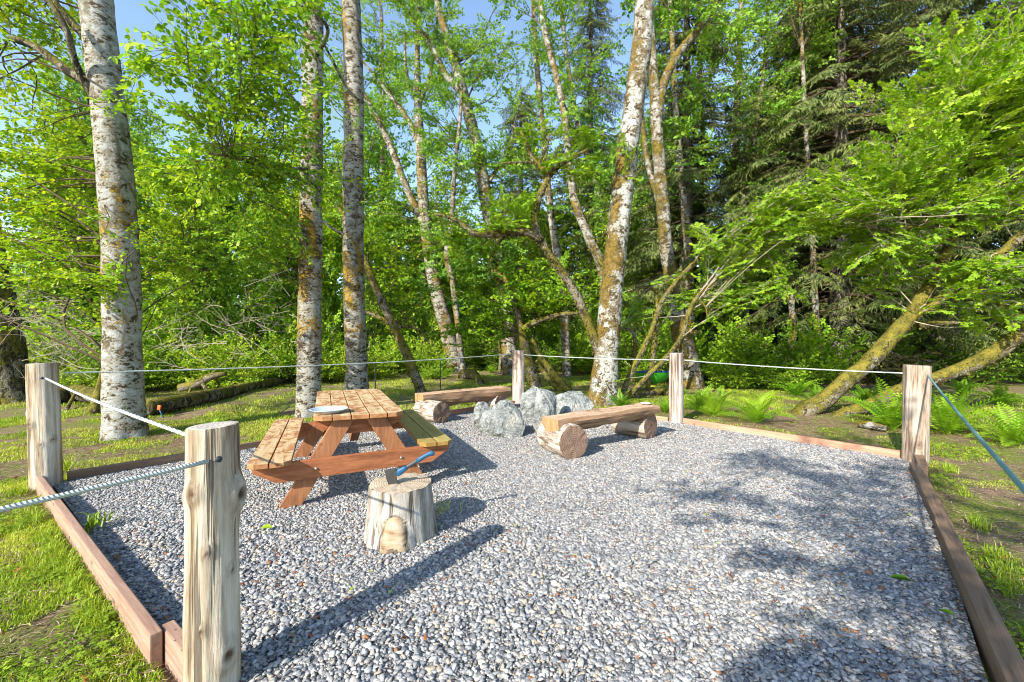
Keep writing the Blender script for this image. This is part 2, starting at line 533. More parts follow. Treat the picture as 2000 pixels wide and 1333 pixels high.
def rock_mat():
    m, nt, out = new_mat('grey_green_rock')
    b = NT(nt)
    v = b.coord()
    n1 = b.noise(v, 5, 8, 0.65, 0.4); n2 = b.noise(v, 24, 7, 0.7)
    c = b.ramp(b.math('ADD', b.math('MULTIPLY', n1, 0.6), b.math('MULTIPLY', n2, 0.4)),
               [(0.38, (0.08, 0.085, 0.08)), (0.47, (0.20, 0.212, 0.20)), (0.56, (0.32, 0.33, 0.305)), (0.68, (0.50, 0.49, 0.44))])
    w = b.noise(b.coord((1, 1, 2.2), loc=(2, 2, 2)), 3.5, 5, 0.6, 1.8)
    vein = b.ramp(b.math('ABSOLUTE', b.math('SUBTRACT', w, 0.5)), [(0.004, 0.75), (0.014, 0.0)])
    c = b.mix(vein, c, (0.60, 0.60, 0.56))
    st = b.ramp(b.noise(v, 3.1, 4, 0.6), [(0.56, 0.0), (0.68, 0.55)])
    c = b.mix(st, c, (0.36, 0.31, 0.22))
    b.l(b.pbsdf(c, 0.8, 0.25, b.bump(b.math('ADD', n1, b.math('MULTIPLY', n2, 0.8)), 0.9, 0.06)), out.inputs[0])
    return m


M['rock'] = rock_mat()


def ground_mat():
    m, nt, out = new_mat('forest_floor_soil_and_turf')
    b = NT(nt)
    v = b.coord()
    n1 = b.noise(v, 0.9, 6, 0.6); n2 = b.noise(v, 7, 7, 0.7); n3 = b.noise(v, 60, 8, 0.8)
    soil = b.ramp(b.math('ADD', b.math('MULTIPLY', n3, 0.6), b.math('MULTIPLY', n2, 0.4)), [(0.38, (0.09, 0.06, 0.035)), (0.5, (0.27, 0.185, 0.12)), (0.64, (0.52, 0.41, 0.29))])
    turf = b.ramp(n3, [(0.40, (0.07, 0.10, 0.015)), (0.60, (0.30, 0.34, 0.06))])
    f = b.ramp(b.math('ADD', b.math('MULTIPLY', n1, 0.5), b.math('MULTIPLY', n2, 0.5)), [(0.465, 0.0), (0.56, 1.0)])
    c = b.mix(f, soil, turf)
    b.l(b.pbsdf(c, 0.9, 0.1, b.bump(b.math('ADD', n3, n2), 0.8, 0.04)), out.inputs[0])
    return m


def pad_mat():
    m, nt, out = new_mat('gravel_bed')
    b = NT(nt)
    v = b.coord()
    vo = b.n('ShaderNodeTexVoronoi'); vo.inputs['Scale'].default_value = 55
    b.l(v, vo.inputs['Vector'])
    sep = b.n('ShaderNodeSeparateColor'); b.l(vo.outputs['Color'], sep.inputs[0])
    c = b.ramp(sep.outputs[0], [(0.0, (0.15, 0.155, 0.165)), (0.4, (0.26, 0.262, 0.27)), (0.7, (0.37, 0.355, 0.335)), (0.93, (0.55, 0.53, 0.48)), (1.0, (0.33, 0.15, 0.07))])
    e = b.ramp(vo.outputs['Distance'], [(0.35, 1.0), (0.62, 0.4)])
    c = b.mix(1.0, c, e, 'MULTIPLY')
    b.l(b.pbsdf(c, 0.75, 0.25, b.bump(e, 1.0, 0.008)), out.inputs[0])
    return m


def pebble_mat():
    m, nt, out = new_mat('river_pebble')
    b = NT(nt)
    c = b.attr('pcol', 'Color')
    n = b.noise(b.coord(), 120, 3, 0.6)
    c2 = b.mix(1.0, c, b.ramp(n, [(0.3, 0.75), (0.7, 1.2)]), 'MULTIPLY')
    b.l(b.pbsdf(c2, 0.62, 0.35), out.inputs[0])
    return m


M['ground'], M['pad'], M['pebble'] = ground_mat(), pad_mat(), pebble_mat()
# ------------------------------------------------------------------ leaf sprays
def leaf_quads(kind, L, W):
    """leaf along +x from the origin, returns V (n,3), Q (k,4)"""
    if kind == 'kite':
        V = np.array([[0, 0, 0], [.45 * L, -.5 * W, .06 * L], [L, 0, -.05 * L], [.45 * L, .5 * W, .06 * L]])
        return V, np.array([[0, 1, 2, 3]])
    if kind == 'oval':
        V = np.array([[0, 0, 0], [.25 * L, -.42 * W, .05 * L], [.68 * L, -.40 * W, .04 * L], [L, 0, -.08 * L], [.68 * L, .40 * W, .04 * L], [.25 * L, .42 * W, .05 * L]])
        return V, np.array([[0, 1, 2, 3], [0, 3, 4, 5]])
    if kind == 'lobed':
        V, Q = [], []
        for k, (a, s) in enumerate(((0, 1.0), (52, .82), (-52, .82), (105, .5), (-105, .5))):
            c, sn = math.cos(R(a)), math.sin(R(a))
            q = np.array([[0, 0, 0], [.55 * L * s, -.24 * W * s, .05 * L], [L * s, 0, -.10 * L], [.55 * L * s, .24 * W * s, .05 * L]])
            q[:, 0] += 0
            V.append(np.stack([q[:, 0] * c - q[:, 1] * sn, q[:, 0] * sn + q[:, 1] * c, q[:, 2]], -1))
            Q.append(np.arange(4) + 4 * k)
        return np.vstack(V), np.array(Q)


def rotm(yaw, pitch, roll):
    return np.array((Matrix.Rotation(yaw, 3, 'Z') @ Matrix.Rotation(pitch, 3, 'Y') @ Matrix.Rotation(roll, 3, 'X')))


def make_spray(kind='oval', length=0.5, nleaf=20, L=0.08, W=0.055, droop=0.25, tilt=28, sub=True, flat=1.0):
    V, Q, mats, tint, n = [], [], [], [], 0

    def put(v, q, m, t):
        nonlocal n
        V.append(v); Q.append(q + n); mats.append(np.full(len(q), m)); tint.append(np.full(len(v), t)); n += len(v)
    xs = np.linspace(0, length, 5)
    main = np.stack([xs, 0.04 * np.sin(xs * 9 + random.random() * 6), -0.10 * (xs / length) ** 2 * length], -1)
    v, q, _ = tube(main, np.linspace(.0035, .0015, 5), 3, caps=False)
    put(v, q, 1, 0)
    slots = []
    for i in range(nleaf):
        t = 0.12 + 0.88 * (i + .5) / nleaf
        p = np.array([np.interp(t * length, xs, main[:, k]) for k in range(3)])
        side = 1 if i % 2 else -1
        ext = random.uniform(0.02, 0.20 * length + .02) * (1.15 - t) if sub else 0.015
        yaw = side * R(random.uniform(35, 80)) * (1 if t < .95 else .2)
        d = np.array([math.cos(yaw), math.sin(yaw), random.uniform(-.15, .2) * flat])
        base = p + d * ext
        if ext > 0.03:
            v, q, _ = tube(np.stack([p, (p + base) / 2 + [0, 0, .006], base]), [.002, .0016, .001], 3, caps=False)
            put(v, q, 1, 0)
        lv, lq = leaf_quads(kind, L * random.uniform(.65, 1.2), W * random.uniform(.75, 1.15))
        rm = rotm(yaw + R(random.gauss(0, 28)), R(random.uniform(0, 45)) * droop * 3 + R(random.gauss(0, tilt * .7)), R(random.gauss(0, tilt)))
        put(lv @ rm.T + base, lq, 0, random.gauss(0, 0.17))
    return np.vstack(V), np.vstack(Q), np.concatenate(mats), np.concatenate(tint)


def make_conifer_spray(length=0.8, n=26, hang=0.16):
    """drooping flat frond: twig with hanging needle-covered side shoots"""
    V, Q, mats, tint, k = [], [], [], [], 0
    xs = np.linspace(0, length, 5)
    main = np.stack([xs, 0 * xs, -0.22 * (xs / length) ** 2 * length], -1)
    v, q, _ = tube(main, np.linspace(.006, .002, 5), 3, caps=False)
    V.append(v); Q.append(q); mats.append(np.full(len(q), 1)); tint.append(np.zeros(len(v))); k = len(v)
    for i in range(n):
        t = 0.08 + .92 * (i + .5) / n
        p = np.array([np.interp(t * length, xs, main[:, c]) for c in range(3)])
        side = 1 if i % 2 else -1
        l = hang * random.uniform(.7, 1.4) * (1.25 - .7 * t)
        yaw = side * R(random.uniform(38, 72))
        for s in range(3):
            yy = yaw + R(random.uniform(-22, 22))
            dn = random.uniform(.25, 1.1)
            d = np.array([math.cos(yy), math.sin(yy), -dn]); d /= np.linalg.norm(d)
            w = np.cross(d, [random.gauss(0, .5), random.gauss(0, .5), 1]); w /= np.linalg.norm(w) + 1e-6
            b = p + np.array([math.cos(yy), math.sin(yy), -.2]) * l * s * .4
            ll = l * random.uniform(.6, 1.1); ww = .013 * random.uniform(.7, 1.5)
            v = np.array([b, b + d * ll * .45 - w * ww, b + d * ll + [0, 0, -.02], b + d * ll * .45 + w * ww])
            V.append(v); Q.append(np.array([[0, 1, 2, 3]]) + k); k += 4
            mats.append(np.array([0])); tint.append(np.full(4, random.gauss(0, .16)))
    return np.vstack(V), np.vstack(Q), np.concatenate(mats), np.concatenate(tint)


SPRAYS = {
    'alder': [make_spray('oval', .50, 16, .078, .064) for _ in range(5)],
    'alder_far': [make_spray('kite', .75, 26, .115, .10, tilt=38) for _ in range(5)],
    'bright': [make_spray('oval', .50, 20, .075, .062, .15) for _ in range(5)],
    'bright_far': [make_spray('kite', .60, 24, .10, .085, .2, tilt=34) for _ in range(5)],
    'maple': [make_spray('lobed', .45, 16, .072, .085, .1, tilt=20) for _ in range(5)],
    'maple_far': [make_spray('kite', .55, 22, .105, .10, .12, tilt=26) for _ in range(5)],
    'shrub': [make_spray('kite', .45, 20, .075, .06, .2, tilt=36) for _ in range(4)],
    'conifer': [make_conifer_spray() for _ in range(4)],
}


def frames(dirs, rollsd=0.35, flat=True):
    """(n,3) directions -> (n,3,3) with x along dir, z mostly up"""
    d = dirs / (np.linalg.norm(dirs, axis=1)[:, None] + 1e-9)
    up = np.stack([rng.normal(0, rollsd, len(d)), rng.normal(0, rollsd, len(d)), np.ones(len(d))], -1)
    y = np.cross(up, d); y /= np.linalg.norm(y, axis=1)[:, None] + 1e-9
    z = np.cross(d, y)
    return np.stack([d, y, z], -1)


class Foliage:
    def __init__(self):
        self.pos, self.dir, self.sc, self.ti = [], [], [], []
        self.mb = MB()

    def spray(self, p, d, s, t):
        self.pos.append(p); self.dir.append(d); self.sc.append(s); self.ti.append(t)

    def branch(self, a, b, r0, r1, sag=0.0, nspray=8, t0=.3, sscale=1.0, tint=.5, tsd=.12, wide=(30, 75)):
        a, b = Vector(a), Vector(b)
        L = (b - a).length
        if L < 0.05:
            return
        side = (b - a).cross(Vector((0, 0, 1)))
        if side.length > 1e-4: side.normalize()
        j = L * .10
        pts = [a, a.lerp(b, .33) + Vector((0, 0, sag * L * .8)) + side * random.uniform(-j, j) * 1.6,
               a.lerp(b, .68) + Vector((0, 0, sag * L * .7)) + side * random.uniform(-j, j), b]
        if r0 > 0:
            p, r = resample(pts, [r0, r0 * .7 + r1 * .3, r0 * .35 + r1 * .65, r1], max(.18, L / 10))
            V, Q, T = tube(p, r, 5 if r0 > .02 else 4, caps=False)
            self.mb.add(V, Q, None, 1)
        else:
            p, _ = resample(pts, [1, 1, 1, 1], max(.18, L / 10))
        p = np.asarray(p)
        n = len(p)
        for i in range(nspray):
            t = t0 + (1 - t0) * (i + random.random()) / nspray
            k = min(n - 1.001, t * (n - 1)); k0 = int(k); fr = k - k0
            q = p[k0] * (1 - fr) + p[k0 + 1] * fr
            d = Vector(p[k0 + 1] - p[k0]).normalized()
            yaw = (1 if i % 2 else -1) * R(random.uniform(*wide))
            d = Matrix.Rotation(yaw, 3, 'Z') @ d
            d.z = d.z * .5 + random.uniform(-.30, .22)
            self.spray(q, tuple(d), sscale * random.uniform(.75, 1.25), random.gauss(tint, tsd))
        self.spray(p[-1], tuple(Vector(p[-1] - p[-2]).normalized()), sscale, random.gauss(tint, tsd))

    def build(self, name, kind, mats, parent, origin):
        Vs, Qs, Ms, Ts, off = [], [], [], [], 0
        for V, m in [(v, None) for v in self.mb.V]:
            pass
        if self.mb.n:
            V = np.vstack(self.mb.V)
            Vs.append(V); Ts.append(np.zeros(len(V)))
            for q, m in self.mb.Q:
                Qs.append(q); Ms.append(np.full(len(q), 1))
            off = len(V)
        pos, dr = np.array(self.pos, float), np.array(self.dir, float)
        sc, ti = np.array(self.sc), np.array(self.ti)
        tm = SPRAYS[kind]
        pick = rng.integers(0, len(tm), len(pos))
        Rm = frames(dr)
        for k, (tv, tq, tmat, tt) in enumerate(tm):
            ix = np.where(pick == k)[0]
            if not len(ix): continue
            W = np.einsum('nij,vj->nvi', Rm[ix] * sc[ix][:, None, None], tv) + pos[ix][:, None, :]
            nv = len(tv)
            Vs.append(W.reshape(-1, 3))
            Ts.append((ti[ix][:, None] + tt[None, :]).ravel())
            Qs.append((tq[None] + (np.arange(len(ix)) * nv)[:, None, None] + off).reshape(-1, 4))
            Ms.append(np.tile(tmat, len(ix)))
            off += nv * len(ix)
        V = np.vstack(Vs) - np.array(origin)
        me = np_mesh(name, V, [(np.vstack(Qs), np.concatenate(Ms))], {'tint': ('FLOAT', np.clip(np.concatenate(Ts), 0, 1))})
        return obj(name, me, mats, parent)


def blob_point(c, r, surf=.5):
    while True:
        v = np.array([random.gauss(0, 1) for _ in range(3)])
        v /= np.linalg.norm(v)
        k = random.random() ** surf
        return Vector(c) + Vector((v[0] * r[0] * k, v[1] * r[1] * k, v[2] * r[2] * k))


def moss_tufts(sk, parent, org, dens=26):
    V, T = [], []
    for c, r in sk:
        if r < .018: continue
        for _ in range(int(dens * (.4 + r * 9))):
            a = random.uniform(0, 6.28); e = random.uniform(-1, 1)
            n_ = Vector((math.cos(a) * math.sqrt(1 - e * e), math.sin(a) * math.sqrt(1 - e * e), e))
            p = c + n_ * r * 1.0 + Vector((random.gauss(0, .05), random.gauss(0, .05), random.gauss(0, .03)))
            L = random.uniform(.012, .05) * (1.5 if e < -.3 else 1)
            d = (n_ * .7 + Vector((random.gauss(0, .4), random.gauss(0, .4), -.9 if e < .1 else .1))).normalized()
            w_ = d.cross(Vector((random.gauss(0, 1), random.gauss(0, 1), random.gauss(0, 1)))).normalized() * L * random.uniform(.22, .45)
            q = p - n_ * .02
            V += [tuple(q), tuple(q + d * L * .5 - w_), tuple(q + d * L), tuple(q + d * L * .5 + w_)]
            T += [min(1, max(0, random.gauss(.42 + .15 * e, .2)))] * 4
    if not V: return
    Q = np.arange(len(V)).reshape(-1, 4)
    obj('moss', np_mesh('moss', np.array(V) - np.array(org), [(Q, 0)], {'tint': ('FLOAT', T)}), M['mosstuft'], parent)


def tree(name, label, cat, trunk, radii, limbs=(), blobs=(), kind='alder', leaf='alder', bark='alderbark', group=None,
         sides=18, rough=.10, flare=.5, tint=.5, twig='twig', bare=0, step=.14, root=None, limb_bark=None, limb_rough=.14):
    """trunk: list of points; limbs: (points, radii); blobs: (centre, (rx,ry,rz), branches, sprays, scale, tint)"""
    org = Vector(root) if root is not None else Vector(trunk[0])
    rt = empty(name, org)
    tag(rt, label, cat, group)
    mb = MB()
    trunk = [Vector(p) for p in trunk]
    pts = [trunk[0] - Vector((0, 0, .25))] + trunk
    p, r = mb.tube(pts, [radii[0] * 1.02] + list(radii), sides, step, rough=rough, flare=flare, nscale=2.2, seed=random.uniform(0, 50))
    sk = [(Vector(a), b) for a, b in zip(p, r)]
    lsk = []
    for lp, lr in limbs:
        m2 = MB() if limb_bark else mb
        q, rr = m2.tube(lp, lr, 9, .10, rough=limb_rough, nscale=5.0, seed=random.uniform(0, 50))
        lsk += [(Vector(a), b) for a, b in zip(q, rr)]
        if limb_bark:
            m2.build('limb', M[limb_bark], rt, org)
    sk += lsk
    mb.build('trunk', M[bark], rt, org)
    if bark == 'mossbark':
        moss_tufts(sk, rt, org)
    elif limb_bark == 'mossbark':
        moss_tufts(lsk, rt, org)
    if blobs or bare:
        fo = Foliage()
        for (c, rad, nb, ns, ss, tn) in blobs:
            c = Vector(c)
            for _ in range(nb):
                b = blob_point(c, rad)
                cand = sorted(sk[::2], key=lambda s: (s[0] - b - Vector((0, 0, -.45 * math.hypot(s[0].x - b.x, s[0].y - b.y)))).length)
                best = random.choice(cand[:10])
                a = best[0]
                L = (b - a).length
                # long runs start at the blob edge on a thin shoot so a branch never crosses the whole picture
                t0 = max(.25, 1 - (max(rad) * 1.5 / max(L, .01)))
                r0 = min(best[1] * .32, .007 + .0045 * L)
                fo.branch(a, b, r0, .003, random.uniform(-.02, .10), ns, t0, ss, tn, .13)
        for _ in range(bare):
            s = random.choice(sk)
            d = Vector((random.gauss(0, 1), random.gauss(0, 1), random.uniform(-.3, .7))).normalized()
            a = s[0]; L = random.uniform(.4, 1.4)
            fo.branch(a, a + d * L, .012, .003, random.uniform(-.1, .1), 1, .9, .5, tint)
        fo.build('crown', kind, [M[leaf], M[twig]], rt, org)
    return rt


def conifer(name, label, base, height, rad, z0=2.0, r_trunk=.4, whorl=.55, nper=5, tint=.4, group=None, dead=0, spr=9, sscale=1.0):
    rt = empty(name, base)
    tag(rt, label, 'tree', group)
    mb = MB()
    B = Vector(base)
    mb.tube([B - Vector((0, 0, .3)), B + Vector((0, 0, height * .5)), B + Vector((0, 0, height))], [r_trunk * 1.1, r_trunk * .62, .03], 18, .5, rough=.06, flare=.6, nscale=1.5, seed=random.uniform(0, 9))
    mb.build('trunk', M['firbark'], rt, B)
    fo = Foliage()
    z = z0
    while z < height - .5:
        k = (z - z0) / (height - z0)
        L = rad * (1 - k) ** .75 * (.65 + .35 * min(1, k * 6))
        for i in range(nper):
            a = random.uniform(0, 6.28)
            l = L * random.uniform(.7, 1.15)
            s = B + Vector((0, 0, z + random.uniform(-.2, .2)))
            e = s + Vector((math.cos(a) * l, math.sin(a) * l, -l * random.uniform(.10, .42)))
            fo.branch(s, e, .02 + .012 * l, .006, .08, max(3, int(spr * l / rad)), .18, sscale * random.uniform(.8, 1.2), tint, .14, (25, 85))
        z += whorl
    for i in range(dead):
        a = random.uniform(0, 6.28); s = B + Vector((0, 0, random.uniform(.6, z0 + 1.0))); l = random.uniform(.8, 2.4)
        fo.branch(s, s + Vector((math.cos(a) * l, math.sin(a) * l, -l * .15)), .02, .004, .05, 0, .9, .01, .2)
    fo.build('crown', 'conifer', [M['conifer'], M['twig']], rt, B)
    return rt


def shrub(name, label, base, r, h, nstem=14, ns=9, kind='shrub', leaf='bright', tint=.55, group=None, ss=1.0, twig='twig', pale=0):
    rt = empty(name, base)
    tag(rt, label, 'shrub', group)
    fo = Foliage()
    B = Vector(base)
    for i in range(nstem):
        a = random.uniform(0, 6.28); rr = r * math.sqrt(random.random())
        e = B + Vector((math.cos(a) * rr, math.sin(a) * rr, h * random.uniform(.35, 1.0) * (1 - .35 * (rr / r) ** 2)))
        s = B + Vector((math.cos(a) * rr * .25, math.sin(a) * rr * .25, -.03))
        fo.branch(s, e, .011, .003, .06, ns, .18, ss, tint, .15, (20, 100))
    mats = [M[leaf], M[twig]]
    fo.build('foliage', kind, mats, rt, B)
    return rt


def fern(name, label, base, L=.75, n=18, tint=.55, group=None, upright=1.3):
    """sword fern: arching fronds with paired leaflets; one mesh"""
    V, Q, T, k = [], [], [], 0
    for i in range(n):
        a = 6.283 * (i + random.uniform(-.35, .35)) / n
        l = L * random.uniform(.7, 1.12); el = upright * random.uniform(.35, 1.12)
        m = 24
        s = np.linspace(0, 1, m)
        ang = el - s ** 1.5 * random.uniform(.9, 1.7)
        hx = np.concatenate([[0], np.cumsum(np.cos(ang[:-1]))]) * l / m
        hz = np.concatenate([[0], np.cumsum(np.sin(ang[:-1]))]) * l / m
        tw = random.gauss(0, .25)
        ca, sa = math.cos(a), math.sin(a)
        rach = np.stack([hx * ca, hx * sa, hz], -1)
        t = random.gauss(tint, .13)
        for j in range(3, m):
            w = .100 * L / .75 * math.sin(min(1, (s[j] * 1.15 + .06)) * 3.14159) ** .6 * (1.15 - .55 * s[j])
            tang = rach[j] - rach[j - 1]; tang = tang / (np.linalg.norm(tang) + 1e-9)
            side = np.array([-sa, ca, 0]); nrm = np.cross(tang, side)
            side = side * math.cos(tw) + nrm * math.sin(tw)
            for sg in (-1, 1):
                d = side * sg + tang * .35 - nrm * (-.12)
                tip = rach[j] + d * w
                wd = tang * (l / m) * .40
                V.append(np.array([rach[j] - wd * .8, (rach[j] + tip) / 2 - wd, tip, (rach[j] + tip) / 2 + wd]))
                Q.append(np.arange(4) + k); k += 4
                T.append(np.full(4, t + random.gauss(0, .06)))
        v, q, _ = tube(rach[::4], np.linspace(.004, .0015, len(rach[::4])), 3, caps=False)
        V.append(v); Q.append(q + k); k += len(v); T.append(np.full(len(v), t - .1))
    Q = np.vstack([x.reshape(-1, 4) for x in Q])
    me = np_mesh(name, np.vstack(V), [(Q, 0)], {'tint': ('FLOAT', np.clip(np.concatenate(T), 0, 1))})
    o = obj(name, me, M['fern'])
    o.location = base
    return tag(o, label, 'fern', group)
# ------------------------------------------------------------------ camera, sun, sky
cam = bpy.data.cameras.new('camera')
cam.lens, cam.sensor_width = 15.0, 36.0
cam.clip_start, cam.clip_end = 0.05, 2000
co = bpy.data.objects.new('camera', cam)
co.location, co.rotation_euler = (0, 0, H), (R(90), 0, 0)
link(co)
scene.camera = co

EL = R(30.5)
AZ = Vector((-.606, -.796, 0)).normalized()            # towards the sun, behind and left of the camera
sd = Vector((AZ.x * math.cos(EL), AZ.y * math.cos(EL), math.sin(EL)))
sun = bpy.data.lights.new('sun', 'SUN')
sun.energy, sun.angle, sun.color = 4.1, R(0.55), (1.0, .94, .83)
so = bpy.data.objects.new('sun', sun)
so.rotation_euler = sd.to_track_quat('Z', 'Y').to_euler()
link(so)
w = bpy.data.worlds.new('World')
scene.world = w
w.use_nodes = True
wn = w.node_tree
sky = wn.nodes.new('ShaderNodeTexSky')
sky.sky_type = 'NISHITA'
sky.sun_disc = False
sky.sun_elevation = EL
sky.sun_rotation = math.atan2(AZ.x, AZ.y)
sky.air_density, sky.dust_density, sky.ozone_density = 1.0, 0.4, 1.5
bg = wn.nodes['Background']
bg.inputs['Strength'].default_value = 0.15
wn.links.new(sky.outputs[0], bg.inputs[0])
scene.view_settings.view_transform = 'Standard'
scene.view_settings.look = 'None'
scene.view_settings.exposure = 1.32
scene.view_settings.gamma = 1.0
cy = scene.cycles
cy.max_bounces, cy.diffuse_bounces, cy.glossy_bounces, cy.transmission_bounces, cy.transparent_max_bounces = 7, 4, 2, 4, 4
cy.filter_width = 1.05
cy.use_denoising = True
cy.denoiser = 'OPENIMAGEDENOISE'
cy.denoising_input_passes = 'RGB_ALBEDO_NORMAL'
cy.use_adaptive_sampling = False
cy.caustics_reflective = cy.caustics_refractive = False
cy.sample_clamp_indirect = 6

# ------------------------------------------------------------------ ground
PAD = [Vector((-1.23, 1.70)), Vector((-4.55, 4.22)), Vector((.14, 9.75)), Vector((2.86, 7.42)), Vector((4.78, 5.02)), Vector((1.98, 1.78)), Vector((.75, .15))]


def in_poly(x, y, poly, grow=0.0):
    x, y = np.asarray(x), np.asarray(y)
    inside = np.zeros(x.shape, bool)
    n = len(poly)
    for i in range(n):
        x1, y1 = poly[i]; x2, y2 = poly[(i + 1) % n]
        c = ((y1 > y) != (y2 > y)) & (x < (x2 - x1) * (y - y1) / (y2 - y1 + 1e-12) + x1)
        inside ^= c
    return inside


def edge_dist(x, y, poly):
    d = np.full(np.asarray(x).shape, 1e9)
    n = len(poly)
    for i in range(n):
        a = np.array(poly[i]); b = np.array(poly[(i + 1) % n])
        ab = b - a
        t = np.clip(((x - a[0]) * ab[0] + (y - a[1]) * ab[1]) / ab.dot(ab), 0, 1)
        d = np.minimum(d, np.hypot(x - a[0] - t * ab[0], y - a[1] - t * ab[1]))
    return d


# one sheet to the horizon: fine near the camera, coarse far off
gx = np.concatenate([np.linspace(-700, -40, 12), np.linspace(-36, 36, 145), np.linspace(40, 700, 12)])
gy = np.concatenate([np.linspace(-400, -12, 8), np.linspace(-10, 45, 111), np.linspace(50, 900, 14)])
XX, YY = np.meshgrid(gx, gy)
dpad = edge_dist(XX, YY, PAD); ins = in_poly(XX, YY, PAD)
amp = np.clip((dpad - .5) / 3, 0, 1) * ~ins
ZZ = -0.02 + amp * ((vnoise(XX, YY, 2.3) - .5) * .10 + (vnoise(XX, YY, .8) - .5) * .05)
ZZ = np.where(ins, -.05, ZZ)


def gz(x, y):
    a = float(edge_dist(np.array([x]), np.array([y]), PAD)[0])
    if in_poly(np.array([x]), np.array([y]), PAD)[0]:
        return 0.03
    am = min(1, max(0, (a - .5) / 3))
    return float(-.02 + am * ((vnoise(x, y, 2.3) - .5) * .10 + (vnoise(x, y, .8) - .5) * .05))


ny, nx = XX.shape
i = np.arange(ny - 1)[:, None] * nx; j = np.arange(nx - 1)[None, :]
Q = np.stack([i + j, i + j + 1, i + j + nx + 1, i + j + nx], -1).reshape(-1, 4)
g = obj('ground', np_mesh('ground', np.stack([XX, YY, ZZ], -1).reshape(-1, 3), [(Q, 0)], None, True), M['ground'])
tag(g, 'patchy grass and bare brown soil of the forest clearing', None, None, 'structure')

bm = bmesh.new()
f = bm.faces.new([bm.verts.new((p.x, p.y, 0.012)) for p in PAD])
o = bm_obj('gravel_pad', bm, M['pad'])
tag(o, 'grey gravel bed inside the timber edging', None, None, 'structure')

# ------------------------------------------------------------------ pebbles: real stones over the bed
ico = bmesh.new(); bmesh.ops.create_icosphere(ico, subdivisions=1, radius=1.0)
iv1 = np.array([v.co[:] for v in ico.verts]); if1 = np.array([[v.index for v in f.verts] for f in ico.faces]); ico.free()
ico = bmesh.new(); bmesh.ops.create_icosphere(ico, subdivisions=2, radius=1.0)
iv2 = np.array([v.co[:] for v in ico.verts]); if2 = np.array([[v.index for v in f.verts] for f in ico.faces]); ico.free()


def frustum(x, y, m=.6):
    return (np.abs(x) < 1.26 * np.abs(y) + m) & (y > .4)


def pebbles(n, ymin, ymax, iv, fc, smin, smax):
    x = rng.uniform(-5.5, 5.2, n); y = rng.uniform(ymin, ymax, n)
    k = in_poly(x, y, PAD) & frustum(x, y) & (edge_dist(x, y, PAD) > .03)
    x, y = x[k], y[k]; n = len(x)
    s = smin + (smax - smin) * rng.random(n) ** 2.9
    lump = 1 + .22 * rng.normal(size=(n, len(iv), 1)).clip(-1.5, 1.5)
    sc = np.stack([s * rng.uniform(.85, 1.45, n), s * rng.uniform(.65, 1.0, n), s * rng.uniform(.38, .66, n)], -1)
    V = iv[None] * lump * sc[:, None, :]
    a = rng.uniform(0, 6.283, n); tx = rng.normal(0, .25, n); ty = rng.normal(0, .25, n)
    V[..., 2] += V[..., 0] * tx[:, None] + V[..., 1] * ty[:, None]
    ca, sa = np.cos(a)[:, None], np.sin(a)[:, None]
    Vx = V[..., 0] * ca - V[..., 1] * sa; Vy = V[..., 0] * sa + V[..., 1] * ca
    z = .013 + rng.uniform(-.004, .007, n) + (vnoise(x, y, .5) - .5) * .012
    V = np.stack([Vx + x[:, None], Vy + y[:, None], V[..., 2] + z[:, None]], -1).reshape(-1, 3)
    Fc = (fc[None] + (np.arange(n) * len(iv))[:, None, None]).reshape(-1, 3)
    pal = np.array([[.13, .134, .142], [.20, .202, .208], [.262, .262, .262], [.322, .316, .31], [.36, .335, .30], [.46, .435, .40], [.38, .31, .235], [.25, .115, .055]])
    w = np.array([.13, .20, .22, .15, .14, .08, .065, .012]); w /= w.sum()
    c = pal[rng.choice(len(pal), n, p=w)] * rng.uniform(.8, 1.2, (n, 1))
    C = np.ones((n, len(iv), 4)); C[..., :3] = c[:, None]
    return V, Fc, C.reshape(-1, 4)


PQ = globals().get('PEB', 1.0)
sets = [pebbles(int(165000 * PQ), 1.5, 3.2, iv2, if2, .0034, .0170),
        pebbles(int(380000 * PQ), 3.2, 6.0, iv1, if1, .0042, .0170),
        pebbles(int(170000 * PQ), 6.0, 9.8, iv1, if1, .0075, .019)]
off = 0; Vs, Fs, Cs = [], [], []
for V, Fc, C in sets:
    Vs.append(V); Fs.append(Fc + off); Cs.append(C); off += len(V)
o = obj('pebbles', np_mesh('pebbles', np.vstack(Vs), [(np.vstack(Fs), 0)], {'pcol': ('FLOAT_COLOR', np.vstack(Cs))}, True), M['pebble'])
tag(o, 'loose grey, blue and tan pebbles covering the gravel bed', None, None, 'stuff')


